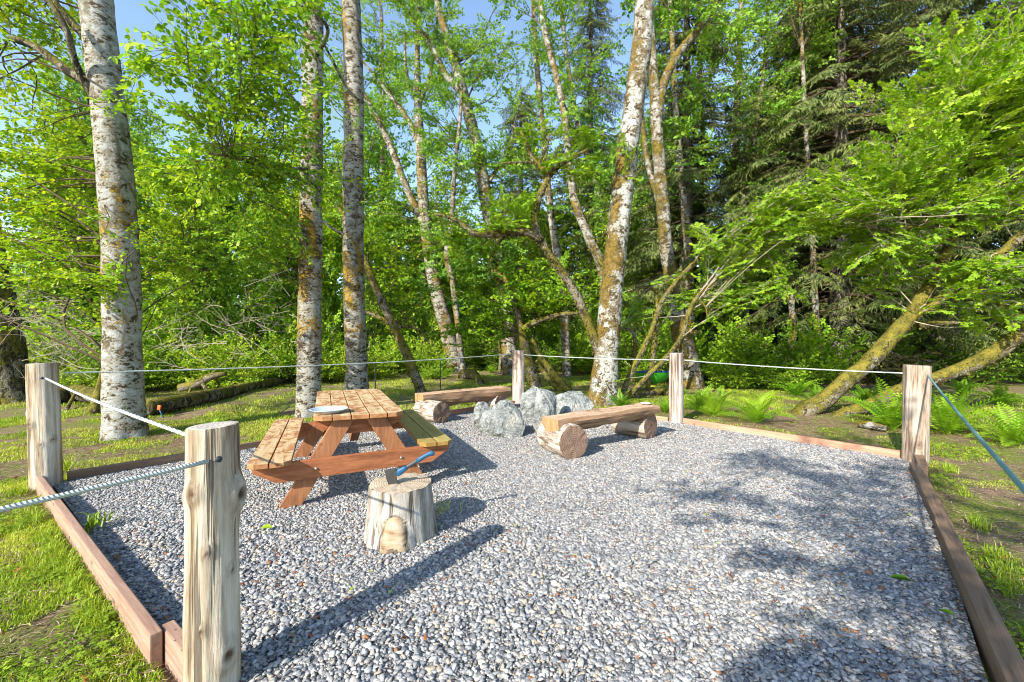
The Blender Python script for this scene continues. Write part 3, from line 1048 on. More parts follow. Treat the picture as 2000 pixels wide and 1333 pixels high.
# ------------------------------------------------------------------ grass
def blades(x, y, L, wid, tint, lean=.5):
    n = len(x)
    a = rng.uniform(0, 6.283, n); b = a + rng.normal(0, .4, n) + 1.57
    l = L * rng.uniform(.5, 1.25, n); ln = np.abs(rng.normal(lean, .3, n))
    dx, dy = np.cos(a), np.sin(a); wx, wy = np.cos(b) * wid, np.sin(b) * wid
    z0 = np.array([gz(px, py) for px, py in zip(x, y)]) if n < 4000 else -.02 + np.clip((edge_dist(x, y, PAD) - .5) / 3, 0, 1) * ((vnoise(x, y, 2.3) - .5) * .10 + (vnoise(x, y, .8) - .5) * .05)
    base = np.stack([x, y, z0 - .005], -1)
    up = np.array([0, 0, 1.0])
    side = np.stack([wx, wy, 0 * wx], -1); out = np.stack([dx, dy, 0 * dx], -1)
    v0 = base - side; v1 = base + side
    mid = base + up * (l * .62)[:, None] + out * (l * ln * .35)[:, None]
    tip = base + up * (l * np.clip(1 - .35 * ln, .25, 1))[:, None] + out * (l * ln)[:, None]
    V = np.stack([v0, v1, mid + side * .75, mid - side * .75, tip], 1).reshape(-1, 3)
    k = np.arange(n)[:, None] * 5
    Q = k + np.array([[0, 1, 2, 3]]); T = k + np.array([[3, 2, 4]])
    return V, Q, T, np.repeat(tint, 5)


def clover(x, y, s, tint):
    n = len(x)
    out = []
    z = np.array(-.02 + np.clip((edge_dist(x, y, PAD) - .5) / 3, 0, 1) * ((vnoise(x, y, 2.3) - .5) * .10 + (vnoise(x, y, .8) - .5) * .05)) + rng.uniform(.012, .05, n)
    a0 = rng.uniform(0, 6.28, n); tx, ty = rng.normal(0, .3, n), rng.normal(0, .3, n)
    Vs = []
    for k in range(3):
        a = a0 + k * 2.094
        ca, sa = np.cos(a), np.sin(a)
        for (u, v) in ((0, 0), (.55, -.4), (1, 0), (.55, .4)):
            px = (u * ca - v * sa) * s; py = (u * sa + v * ca) * s
            Vs.append(np.stack([x + px, y + py, z + px * tx + py * ty], -1))
    V = np.stack(Vs, 1).reshape(-1, 3)
    k = (np.arange(n) * 12)[:, None, None]
    Q = (k + np.arange(12).reshape(1, 3, 4)).reshape(-1, 4)
    return V, Q, np.repeat(tint, 12)


def grass_mask(x, y):
    n = .55 * vnoise(x, y, 1.1) + .45 * vnoise(x + 40, y, .33)
    left = x < -.9 * 1
    dense = np.where(y > .9 * np.abs(x) - 2, 0, 0)
    thr = np.full(x.shape, .44)
    thr = np.where((x < -1) & (y < 4.6), .31, thr)                       # bright lawn by the front post
    thr = np.where((x < -2.2) & (y > 4.9) & (y < 7.6) & (x > -9), .50, thr)  # bare soil round the white tree
    thr = np.where((x > 2.2) & (y < 10), .555, thr)                        # patchy right verge
    return n > thr


Vs, Qs, Ts, Ti, off = [], [], [], [], 0


def put(V, Q, T, t):
    global off
    Vs.append(V); Qs.append(Q + off)
    if T is not None: Ts.append(T + off)
    Ti.append(t); off += len(V)


GQ = globals().get('GRS', 1.0)
for (n, x0, x1, y0, y1, L, wd) in ((300000, -6.5, 0, .9, 4.8, .038, .0030), (110000, -11, 0, 4.4, 8.5, .045, .0038), (150000, -14, 8, 7.5, 22, .06, .006),
                                   (150000, 1.2, 7.5, .8, 6.0, .022, .0028), (50000, 2, 14, 5, 12, .05, .004), (60000, -25, 25, 18, 40, .09, .012)):
    n = int(n * GQ)
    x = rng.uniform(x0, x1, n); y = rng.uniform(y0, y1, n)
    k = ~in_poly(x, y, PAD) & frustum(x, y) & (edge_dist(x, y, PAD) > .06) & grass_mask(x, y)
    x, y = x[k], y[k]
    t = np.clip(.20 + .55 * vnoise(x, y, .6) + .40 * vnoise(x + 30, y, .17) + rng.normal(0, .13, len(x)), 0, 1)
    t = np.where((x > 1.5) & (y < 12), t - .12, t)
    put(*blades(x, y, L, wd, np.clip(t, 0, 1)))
for (n, x0, x1, y0, y1, s) in ((52000, -6.5, 0, .9, 4.8, .016), (34000, 1.5, 8, .8, 7, .017), (9000, -9, 9, 5, 12, .02)):
    x = rng.uniform(x0, x1, n); y = rng.uniform(y0, y1, n)
    k = ~in_poly(x, y, PAD) & frustum(x, y) & (edge_dist(x, y, PAD) > .05) & (vnoise(x + 9, y + 5, .7) > .52)
    x, y = x[k], y[k]
    V, Q, t = clover(x, y, s * rng.uniform(.6, 1.3, len(x)), np.clip(rng.normal(.42, .16, len(x)), 0, 1))
    put(V, Q, None, t)
# ragged taller growth along the outside of the timbers and round the posts
for (A_, B_, n) in (((-1.3, 1.62), (-4.7, 4.1), 2600), ((-4.55, 4.4), (-1.8, 7.6), 1500), ((4.95, 4.9), (2.2, 1.75), 1500), ((2.9, 7.6), (4.7, 5.35), 900)):
    t = rng.random(n); off_ = np.abs(rng.normal(0, .05, n))
    dx, dy = B_[0] - A_[0], B_[1] - A_[1]; l_ = math.hypot(dx, dy)
    sx, sy = (-dy / l_, dx / l_)
    x = A_[0] + dx * t; y = A_[1] + dy * t
    c_ = in_poly(np.array([A_[0] + dx / 2 + sx * .3]), np.array([A_[1] + dy / 2 + sy * .3]), PAD)[0]
    sg = -1 if c_ else 1
    x, y = x + sx * off_ * sg, y + sy * off_ * sg
    k = vnoise(x + 3, y, .28) > .50
    x, y = x[k], y[k]
    put(*blades(x, y, .095, .0032, np.clip(rng.normal(.5, .18, len(x)), 0, 1), .6))
o = obj('grass', np_mesh('grass', np.vstack(Vs), [(np.vstack(Qs), 0), (np.vstack(Ts), 0)], {'tint': ('FLOAT', np.concatenate(Ti))}), M['grassblade'])
tag(o, 'short yellow-green grass and clover around the gravel bed', None, None, 'stuff')

# ------------------------------------------------------------------ litter: rust scales, fallen leaves, dead grass bits
n = 2600
x = rng.uniform(-6, 9, n); y = rng.uniform(1.2, 9.5, n)
k = frustum(x, y); x, y = x[k], y[k]
ip = in_poly(x, y, PAD)
keep = np.where(ip, rng.random(len(x)) < .42 + .3 * (x > 1), rng.random(len(x)) < .8)
x, y, ip = x[keep], y[keep], ip[keep]
n = len(x)
s = rng.uniform(.008, .022, n); a = rng.uniform(0, 6.28, n)
z = np.where(ip, .040, .012) + rng.uniform(0, .01, n)
tin = np.where(rng.random(n) < .82, rng.uniform(0, .55, n), rng.uniform(.85, 1, n))
tx, ty = rng.normal(0, .4, n), rng.normal(0, .4, n)
vv = []
for (u, v) in ((-1, 0), (0, -.45), (1, 0), (0, .45)):
    px = (u * np.cos(a) - v * np.sin(a)) * s; py = (u * np.sin(a) + v * np.cos(a)) * s
    vv.append(np.stack([x + px, y + py, z + px * tx + py * ty + (.004 if v == 0 else 0)], -1))
V = np.stack(vv, 1).reshape(-1, 3)
Q = (np.arange(n) * 4)[:, None] + np.arange(4)
o = obj('leaf_litter', np_mesh('leaf_litter', V, [(Q, 0)], {'tint': ('FLOAT', np.repeat(tin, 4))}), M['litter'])
tag(o, 'rust and yellow flecks of leaf litter on gravel and soil', None, None, 'stuff')

# dead straw, needles and bits of twig lying on the bare soil
n = 130000
x = np.concatenate([rng.uniform(-7, 0, n // 2), rng.uniform(1.2, 12, n // 2)]); y = np.concatenate([rng.uniform(.9, 8, n // 2), rng.uniform(.9, 10, n // 2)])
k = ~in_poly(x, y, PAD) & frustum(x, y) & (edge_dist(x, y, PAD) > .05) & ((vnoise(x + 70, y, .45) > .42) | ~grass_mask(x, y))
x, y = x[k], y[k]; n = len(x)
l = rng.uniform(.012, .075, n) * np.where(rng.random(n) < .05, 3, 1); wd = rng.uniform(.0015, .004, n); a = rng.uniform(0, 6.28, n)
z = -.012 + np.clip((edge_dist(x, y, PAD) - .5) / 3, 0, 1) * ((vnoise(x, y, 2.3) - .5) * .10 + (vnoise(x, y, .8) - .5) * .05) + rng.uniform(0, .02, n)
dz = rng.normal(0, .12, n) * l
vv = []
for (u_, v_) in ((-.5, 0), (0, -1), (.5, 0), (0, 1)):
    vv.append(np.stack([x + u_ * np.cos(a) * l - v_ * np.sin(a) * wd, y + u_ * np.sin(a) * l + v_ * np.cos(a) * wd, z + u_ * dz + (.003 if u_ == 0 else 0)], -1))
o = obj('dry_litter', np_mesh('dry_litter', np.stack(vv, 1).reshape(-1, 3), [((np.arange(n) * 4)[:, None] + np.arange(4), 0)], {'tint': ('FLOAT', np.repeat(rng.random(n), 4))}), M['straw'])
tag(o, 'dead straw and needles on the bare soil round the gravel', None, None, 'stuff')
# ------------------------------------------------------------------ round-wood pieces (local z is the log axis)
def log_mesh(length, r0, r1, sides=56, rings=70, grooves=.02, lump=.05, knots=(), z0=0.0, flare=None, seed=0.0, tilt=(0, 0), chew=0.0):
    """returns a mesh whose bark surface is slot 0; both ends are left open for separate end pieces"""
    V, K = [], []
    for i in range(rings + 1):
        t = i / rings; z = z0 + length * t
        rb = r0 + (r1 - r0) * t
        if flare: rb *= flare(t)
        for j in range(sides):
            a = 2 * math.pi * j / sides
            ca, sa = math.cos(a), math.sin(a)
            p = Vector((ca * 1.3, sa * 1.3, z * 1.6 + seed))
            q = Vector((ca * 9 + seed, sa * 9, z * 1.1))
            q2 = Vector((ca * 22 + seed, sa * 22, z * 2.0))
            r = rb * (1 + lump * (noise.noise(p) + .6 * noise.noise(p * 2.3)) + grooves * (noise.noise(q) + .7 * noise.noise(q2)))
            kk = 0.0
            for (ka, kz, ks, kh) in knots:
                da = (a - ka + math.pi) % (2 * math.pi) - math.pi
                du = da * rb; dz = (z - kz)
                d2 = (du * du + dz * dz * .6) / (ks * ks)
                if d2 < 9:
                    r += kh * math.exp(-d2) - kh * .85 * math.exp(-d2 * 7)
                    kk = max(kk, min(1, 1.6 * math.exp(-d2 * 6)), .35 * math.exp(-(math.sqrt(d2) - 1.0) ** 2 * 6))
            if i == 0 or i == rings: r *= .985
            zz = z + (tilt[0] * ca + tilt[1] * sa) * r * (t if t > .5 else 0)
            if chew and i >= rings - 1: zz += chew * noise.noise(Vector((ca * 4, sa * 4, seed)))
            V.append((ca * r, sa * r, zz)); K.append(kk)
    i = np.arange(rings)[:, None] * sides; j = np.arange(sides)[None, :]; j2 = (j + 1) % sides
    Q = np.stack([i + j, i + j2, i + sides + j2, i + sides + j], -1).reshape(-1, 4)
    V = np.array(V)
    me = np_mesh('log', V, [(Q, 0)], {'knot': ('FLOAT', K)}, True)
    return me, V[:sides], V[-sides:]


def end_cap(name, ring, mat, parent, out=1, dome=.0, rough=.004):
    """concentric-ring disc closing a log end (separate part)"""
    ring = np.array(ring); c = ring.mean(0); n = len(ring)
    V, Fq, Tq = [], [], []
    levels = (1.0, .92, .75, .55, .35, .15)
    for k, s in enumerate(levels):
        for p in ring:
            q = c + (p - c) * s
            h = rough * noise.noise(Vector(q * 22)) + (out * dome * (1 - s * s)) + (out * .003 if k else 0)
            V.append((q[0], q[1], q[2] + h))
    V.append(tuple(c + np.array([0, 0, out * (dome + .002)])))
    for k in range(len(levels) - 1):
        for j in range(n):
            j2 = (j + 1) % n
            q = [k * n + j, k * n + j2, (k + 1) * n + j2, (k + 1) * n + j]
            Fq.append(q if out > 0 else q[::-1])
    b = (len(levels) - 1) * n; cc = len(V) - 1
    for j in range(n):
        j2 = (j + 1) % n
        Tq.append([b + j, b + j2, cc] if out > 0 else [b + j2, b + j, cc])
    return obj(name, np_mesh(name, V, [(Fq, 0), (Tq, 0)], None, True), mat, parent)


def post(label, base, h, r, mat, end, knots=(), seed=0.0, lean=(0, 0), hole=None, tilt=(0, 0), rtop=None, grooves=.022):
    rt = empty('fence_post', (base.x, base.y, 0))
    tag(rt, label, 'post', 'log posts around the gravel bed')
    me, b, t = log_mesh(h + .25, r, rtop or r * .94, 64, 80, grooves, .07, knots, -.25, None, seed, tilt)
    sh = obj('shaft', me, M[mat], rt)
    end_cap('sawn_top', t, M[end], rt, 1)
    rt.rotation_euler = (lean[1], lean[0], 0)
    if hole:
        a, hz = hole
        mb = MB()
        d = Vector((math.cos(a), math.sin(a), 0)) * (r * .97)
        mb.tube([d * .92 + Vector((0, 0, hz)), d * 1.01 + Vector((0, 0, hz))], [.013, .012], 14, .02)
        mb.build('rope_hole', M['black'], rt)
    return rt


FL, LB, CB, RB, RF = Vector((-1.22, 1.74, 0)), Vector((-4.58, 4.2, 0)), Vector((.14, 9.7, 0)), Vector((2.84, 7.38, 0)), Vector((4.74, 5.02, 0))
post('thick peeled log post with knots standing closest, its top cut off waist high', FL, 1.075, .096, 'post', 'end_grey',
     [(.12, .79, .050, .040), (-.42, .17, .045, .020), (-1.7, .83, .03, .020), (-1.15, .60, .02, .010), (3.4, .80, .03, .022), (-.2, .50, .02, .006), (-1.35, .30, .018, .006)], 2.0, (0, 0), (-.75, .955), (.05, 0))
post('pale weathered log post at the grassy left corner, next to the white tree', LB, 1.20, .118, 'post', 'end_grey',
     [(-1.75, .62, .03, .016), (3.6, .72, .03, .022), (-1.0, .42, .022, .008), (-.3, .46, .025, .012)], 8.0, (-.035, 0), (-.80, 1.06), (.02, 0))
post('grey log post behind the boulders, at the far corner of the gravel', CB, 1.205, .140, 'post_bark', 'end_grey', [], 15.0, (0.01, 0), None, (0, .02))
post('ridged greyish log post right of the log bench, beside the ferns', RB, 1.21, .122, 'post_bark', 'end_grey', [(.15, .55, .03, .012), (.2, .85, .03, .008)], 22.0, (0, 0), None, (0, .02))
post('brown log post at the right corner, standing among large ferns', RF, 1.135, .117, 'post_dark', 'end_brown', [(-2.05, .22, .03, .010)], 31.0, (0.02, 0), (-1.95, 1.02), (-.03, 0), .125)


# ------------------------------------------------------------------ ropes
def rope(label, a, b, r, mat, sag=.02, hook=0):
    mb = MB()
    a, b = Vector(a), Vector(b)
    pts = [a.lerp(b, t) - Vector((0, 0, sag * 4 * t * (1 - t))) for t in np.linspace(0, 1, 15)]
    mb.tube(pts, [r] * 15, 8, .08)
    o = mb.build('rope', M[mat], None, a)
    o.location = a
    return tag(o, label, 'rope', 'ropes strung between the posts')


rope('pale rope leaving the closest post towards the left edge, nearest of the ropes', FL + Vector((.045, -.088, .955)), (-2.9, -.75, .93), .0088, 'ropem', .03)
rope('pale rope between the closest post and the left corner post', FL + Vector((-.075, .055, 1.00)), LB + Vector((.085, -.085, 1.06)), .0090, 'ropem', .02)
rope('long thin rope from the left corner post across the trees to the far post', LB + Vector((.09, .075, 1.10)), CB + Vector((-.12, -.08, 1.13)), .0075, 'ropem', .05)
rope('thin pale rope behind the boulders, from the far post to the ridged post', CB + Vector((.12, -.06, 1.11)), RB + Vector((-.10, .06, 1.09)), .0075, 'ropem', .02)
rope('thin pale rope between the ridged post and the brown corner post', RB + Vector((.11, -.05, 1.09)), RF + Vector((-.115, .03, 1.04)), .0075, 'ropem', .02)
rope('blue-green rope running from the brown corner post off the right edge', RF + Vector((.115, -.03, 1.03)), (.62, .25, .97), .0085, 'ropeg', .02)


# ------------------------------------------------------------------ timber edging
def edging(label, a, b, h, wd, mat, z0=-.06, seed=0):
    a, b = Vector((*a, 0)), Vector((*b, 0))
    L = (b - a).length
    bm = bmesh.new()
    add_box(bm, Vector((0, L / 2, z0 + (h - z0) / 2)), (wd, L, h - z0), None, .006)
    o = bm_obj('edging_timber', bm, M[mat])
    o.location = a
    o.rotation_euler = (0, 0, math.atan2(b.y - a.y, b.x - a.x) - math.pi / 2)
    return tag(o, label, 'timber', 'timbers edging the gravel')


u = (LB - FL).xy.normalized(); nrm = Vector((-u.y, u.x))
edging('short perforated timber butted against the closest post', FL.xy + u * .08 + nrm * .03, FL.xy + u * .45 + nrm * .03, .115, .052, 'edging')
edging('long perforated reddish timber along the left lawn', FL.xy + u * .38 + nrm * .088, LB.xy + u * -.02 + nrm * .06, .125, .046, 'edging')
v = (CB - LB).xy.normalized()
edging('dark timber behind the picnic table, along the back lawn', LB.xy + v * .14, LB.xy + v * 3.9, .10, .05, 'edging_old')
edging('orange-brown timber under the left log bench', LB.xy + v * 3.92, CB.xy - v * .16, .09, .05, 'edging_red')
w2 = (RB - CB).xy.normalized()
edging('timber between the far post and the ridged post, behind the boulders', CB.xy + w2 * .16, RB.xy - w2 * .14, .085, .05, 'edging_red')
w3 = (RF - RB).xy.normalized()
edging('reddish timber along the ferns between the ridged and brown posts', RB.xy + w3 * .14, RF.xy - w3 * .13, .105, .05, 'edging_red')
edging('short crooked brown timber stub at the foot of the brown corner post', (4.70, 4.92), (4.33, 4.50), .11, .085, 'edging_old')
edging('weathered brown timber down the right side, dappled with shade', (4.36, 4.62), (3.12, 3.07), .105, .085, 'edging_old')
edging('weathered brown timber at the lower right edge of the gravel', (3.13, 3.10), (1.20, .70), .115, .085, 'edging_old')

# ------------------------------------------------------------------ picnic table
TB = empty('picnic_table', (-1.76, 4.74, .02), R(23.6))
tag(TB, 'brown wooden picnic table with attached benches and worn top', 'picnic table')


def planks(name, xs, wd, y0, y1, z, th, mat, clip=None):
    """boards running along local y; clip: corner cut on the outer boards (left, right)"""
    bm = bmesh.new()
    for k, x in enumerate(xs):
        a, b = x - wd / 2, x + wd / 2
        cl = clip if (clip and k == 0) else 0
        cr = clip if (clip and k == len(xs) - 1) else 0
        ol = [(a + cl, y0), (b - cr, y0), (b, y0 + cr), (b, y1 - cr), (b - cr, y1), (a + cl, y1), (a, y1 - cl), (a, y0 + cl)]
        q = []
        for pnt in ol:
            if not q or (abs(pnt[0] - q[-1][0]) + abs(pnt[1] - q[-1][1])) > 1e-5: q.append(pnt)
        if abs(q[0][0] - q[-1][0]) + abs(q[0][1] - q[-1][1]) < 1e-5: q.pop()
        add_prism(bm, q, th, Matrix.Translation((0, random.uniform(-.004, .004), z - th / 2 + random.uniform(-.0015, .0015))), .004)
    return bm_obj(name, bm, mat, TB)


planks('tabletop', [(-2 + k) * .154 for k in range(5)], .146, -1.05, 1.05, .75, .040, [M['worn']], .07)
sl = planks('seat', [-.775, -.615], .150, -1.21, .92, .435, .040, [M['worn']], .05); sl['label'] = 'sunlit seat with worn patches'
sr = planks('seat', [.615, .775], .150, -1.02, 1.06, .435, .040, [M['worn_green']], .05); sr['label'] = 'greenish shaded seat'


def beam(name, y, half, z0, z1, th, mat, slant, skew=0.0):
    """cross board in the local x-z plane with its lower corners cut"""
    bm = bmesh.new()
    ol = [(-half, z1), (-half, z1 - (z1 - z0) * .35), (-half + slant, z0), (half - slant, z0), (half, z1 - (z1 - z0) * .35), (half, z1)]
    Mx = Matrix.Translation((0, y, 0)) @ Matrix.Rotation(skew, 4, 'Z') @ Matrix.Rotation(R(90), 4, 'X')
    add_prism(bm, ol, th, Mx, .004)
    o = bm_obj(name, bm, mat, TB)
    return o


SK = R(5)
beam('top_support', -.90, .375, .565, .709, .040, M['stain'], .16, R(1))
beam('top_support', .80, .375, .565, .709, .040, M['stain'], .16)
b1 = beam('seat_support', -1.00, .83, .235, .394, .042, M['stain'], .17, SK)
b2 = beam('seat_support', .76, .83, .235, .394, .042, M['stain'], .17, R(1.5))
for par, sgn in ((b1, -1), (b2, 1)):
    for x in (-.36, .36):
        mb = MB()
        mb.tube([(x, (-1.0 if sgn < 0 else .76) + sgn * .018 + x * math.tan(SK if sgn < 0 else 0), .315), (x, (-1.0 if sgn < 0 else .76) + sgn * .032 + x * math.tan(SK if sgn < 0 else 0), .315)], [.011, .010], 8, .02)
        mb.build('bolt', M['bolt'], par)


def leg(y, s, sk):
    bm = bmesh.new()
    a, b = Vector((s * .57, 0)), Vector((s * .13, .708))
    d = (b - a).normalized(); wv = .074
    dx = wv / d.y
    ol = [(a.x - dx, -.015), (a.x + dx, -.015), (b.x + dx, .708), (b.x - dx, .708)]
    Mx = Matrix.Translation((0, y, 0)) @ Matrix.Rotation(sk, 4, 'Z') @ Matrix.Rotation(R(90), 4, 'X')
    add_prism(bm, ol, .040, Mx, .004)
    return bm_obj('leg', bm, M['legwood'], TB)


for s in (-1, 1):
    leg(-.957, s, R(3)); leg(.718, s, R(.7))
bm = bmesh.new()
d = Vector((0, .80, .37)); add_box(bm, Vector((0, -.46, .50)), (.085, .86, .04), Matrix.Rotation(R(-24), 3, 'X'))
bm_obj('brace', bm, M['legwood'], TB)
bm = bmesh.new()
add_box(bm, Vector((0, .36, .50)), (.085, .80, .04), Matrix.Rotation(R(24), 3, 'X'))
bm_obj('brace', bm, M['legwood'], TB)


def lathe(name, prof, mat, parent=None, seg=40):
    V, Q = [], []
    for (r, z) in prof:
        for k in range(seg):
            a = 2 * math.pi * k / seg; V.append((r * math.cos(a), r * math.sin(a), z))
    for i in range(len(prof) - 1):
        for k in range(seg):
            k2 = (k + 1) % seg; Q.append([i * seg + k, i * seg + k2, (i + 1) * seg + k2, (i + 1) * seg + k])
    return obj(name, np_mesh(name, V, [(Q, 0)], None, True), mat, parent)


o = lathe('dish', [(.0005, 0), (.105, 0), (.125, .006), (.150, .026), (.163, .032), (.165, .035), (.161, .036), (.147, .030), (.122, .011), (.10, .006), (.0005, .006)], M['dish'])
o.location = TB.matrix_basis @ Vector((-.255, -.83, .752))
tag(o, 'round grey-blue enamel dish lying on the picnic table corner', 'dish')

# ------------------------------------------------------------------ chopping stump and hatchet
ST = empty('chopping_stump', (-.815, 3.12, 0.01), R(0))
tag(ST, 'pale barkless chopping stump with a branch scar on its front', 'stump')
SA = -1.48                                              # the scar faces the camera


def stump_mesh():
    sides, rings = 96, 60
    V, K = [], []
    hgt = .375
    for i in range(rings + 1):
        t = i / rings; z = -.05 + (hgt + .05) * t
        for j in range(sides):
            a = 2 * math.pi * j / sides; ca, sa = math.cos(a), math.sin(a)
            r = .262 - .040 * t ** .8 + .018 * math.exp(-t * 5)
            r *= 1 + .05 * noise.noise(Vector((ca * 1.4, sa * 1.4, 3))) + .018 * noise.noise(Vector((ca * 10, sa * 10, z * 2))) + .03 * (1 - t) * math.sin(3 * a + 1)
            da = (a - SA + math.pi) % (2 * math.pi) - math.pi
            uu = da * .25
            # branch swelling low on the front, with two torn gullies beside it
            arch = math.exp(-((uu / .105) ** 4)) * max(0, min(1, (.215 - z - .9 * uu * uu / .105) / .05))
            r += .034 * arch
            kk = 0.0
            for gx_, sl in ((-.080, .16), (.078, -.10)):
                g_ = uu - gx_ - sl * (z - .08)
                m_ = math.exp(-(g_ / .0065) ** 2) * (1 if z < .185 else math.exp(-((z - .185) / .015) ** 2))
                r -= .014 * m_; kk = max(kk, 1.0 * m_)
            ar = abs(z - (.225 - .9 * uu * uu / .105))
            if abs(uu) < .085:
                m_ = math.exp(-(ar / .006) ** 2); r -= .010 * m_; kk = max(kk, .9 * m_)
            da2 = (a - SA - 1.05 + math.pi) % (2 * math.pi) - math.pi
            m_ = math.exp(-(da2 * .25 / .035) ** 2) * max(0, 1 - t * 1.4)
            r -= .016 * m_; kk = max(kk, .35 * m_)
            V.append((ca * r, sa * r, z + (.012 * noise.noise(Vector((ca * 3, sa * 3, 0))) if i == rings else 0))); K.append(kk)
    i = np.arange(rings)[:, None] * sides; j = np.arange(sides)[None, :]; j2 = (j + 1) % sides
    Q = np.stack([i + j, i + j2, i + sides + j2, i + sides + j], -1).reshape(-1, 4)
    V = np.array(V)
    cen = V[Q].mean(1)
    aa = (np.arctan2(cen[:, 1], cen[:, 0]) - SA + np.pi) % (2 * np.pi) - np.pi
    uu = aa * .25
    scar = (np.abs(uu) < .078) & (cen[:, 2] < .222 - .9 * uu * uu / .105)
    return np_mesh('body', V, [(Q, scar.astype(int))], {'knot': ('FLOAT', K)}, True), V[-sides:]


me, ring = stump_mesh()
obj('body', me, [M['stump'], M['scar']], ST)
end_cap('chopped_top', ring, M['end_pale'], ST, 1, .004, .010)

HX = empty('hatchet', (-.85, 3.06, .383))
HX.scale = (.88, .88, .88)
tag(HX, 'hatchet with blue and dark grey handle stuck in the stump', 'hatchet')
hd = Vector((.86, .10, .50)).normalized()
side = Vector((0, 1, 0)); side = (side - hd * side.dot(hd)).normalized()
upv = hd.cross(side)
if upv.z < 0: upv = -upv
FR = Matrix((hd, side, upv)).transposed()              # x: along the handle, y: thickness, z: away from the edge


def plate(bm, ol, thick):
    """outline (x,z,half thickness) in the head's plane"""
    a = [bm.verts.new(Vector((x, -t, z))) for x, z, t in ol]
    b = [bm.verts.new(Vector((x, t, z))) for x, z, t in ol]
    bm.faces.new(a); bm.faces.new(b[::-1])
    n = len(ol)
    for i in range(n):
        bm.faces.new((a[i], b[i], b[(i + 1) % n], a[(i + 1) % n]))


bm = bmesh.new()
# poll at the top, cutting edge at the bottom; sunk 12 mm into the wood
plate(bm, [(-.045, .135, .015), (.045, .130, .015), (.045, .095, .014), (.033, .060, .009), (.040, .020, .004), (.056, -.012, .0008), (-.036, -.012, .0008), (-.040, .03, .005), (-.045, .075, .012)], 0)
bmesh.ops.bevel(bm, geom=bm.edges[:], offset=.0012, segments=1, affect='EDGES')
for vv in bm.verts:
    p = vv.co
    # the head leans back so that its edge bites downwards
    q = Vector((p.x, p.y, p.z)); vv.co = Vector((q.x * .98 - q.z * .18, q.y, q.z + q.x * .22))
bm_obj('head', bm, M['steel'], HX)


def handle_piece(name, xs, mat, parent):
    V, Q = [], []
    seg = 14
    for (t, hw, tw, dz) in xs:
        c = Vector((.035, 0, .105)) + hd * t + upv * dz
        for k in range(seg):
            a = 2 * math.pi * k / seg
            V.append(tuple(c + upv * (hw * math.copysign(abs(math.cos(a)) ** .8, math.cos(a))) + side * (tw * math.sin(a))))
    n = len(xs)
    for i in range(n - 1):
        for k in range(seg):
            k2 = (k + 1) % seg; Q.append([i * seg + k, i * seg + k2, (i + 1) * seg + k2, (i + 1) * seg + k])
    mb = MB(); mb.add(V, Q, [[0, (k + 1) % seg, k] for k in range(1, seg - 1)] + [[(n - 1) * seg, (n - 1) * seg + k, (n - 1) * seg + k + 1] for k in range(1, seg - 1)])
    return mb.build(name, mat, parent)


hp = handle_piece('handle', [(.04, .017, .011, 0), (.10, .0165, .011, 0), (.16, .0150, .011, .001), (.22, .0155, .011, .002), (.27, .015, .011, .002)], M['black'], HX)
handle_piece('collar', [(-.012, .026, .0145, -.002), (.02, .027, .015, -.002), (.06, .022, .0135, 0), (.085, .0175, .012, 0)], M['blue'], hp)
handle_piece('grip', [(.175, .0165, .0125, .001), (.21, .0185, .0135, .002), (.25, .0170, .013, .003), (.285, .0180, .0135, .000), (.31, .023, .0145, -.006), (.325, .022, .0135, -.009), (.330, .014, .009, -.009)], M['blue'], hp)

# ------------------------------------------------------------------ log benches
def support_log(c_front, c_back, r, parent, seed, end='end_brown', mat='logbark', knots=(), grooves=.02):
    a, b = Vector(c_back), Vector(c_front)
    d = b - a
    e = empty('support_log', a)
    e.parent = parent
    e.rotation_euler = d.to_track_quat('Z', 'Y').to_euler()
    bpy.data.objects.remove(e)
    me, r0, r1 = log_mesh(d.length, r, r * .98, 64, 40, grooves, .06, knots, 0, None, seed)
    o = obj('support_log', me, M[mat], parent)
    o.location = a; o.rotation_euler = d.to_track_quat('Z', 'Y').to_euler()
    end_cap('cut_end', r1, M[end], o, 1, .0, .012)
    end_cap('cut_end', r0, M[end], o, -1, .0, .006)
    return o


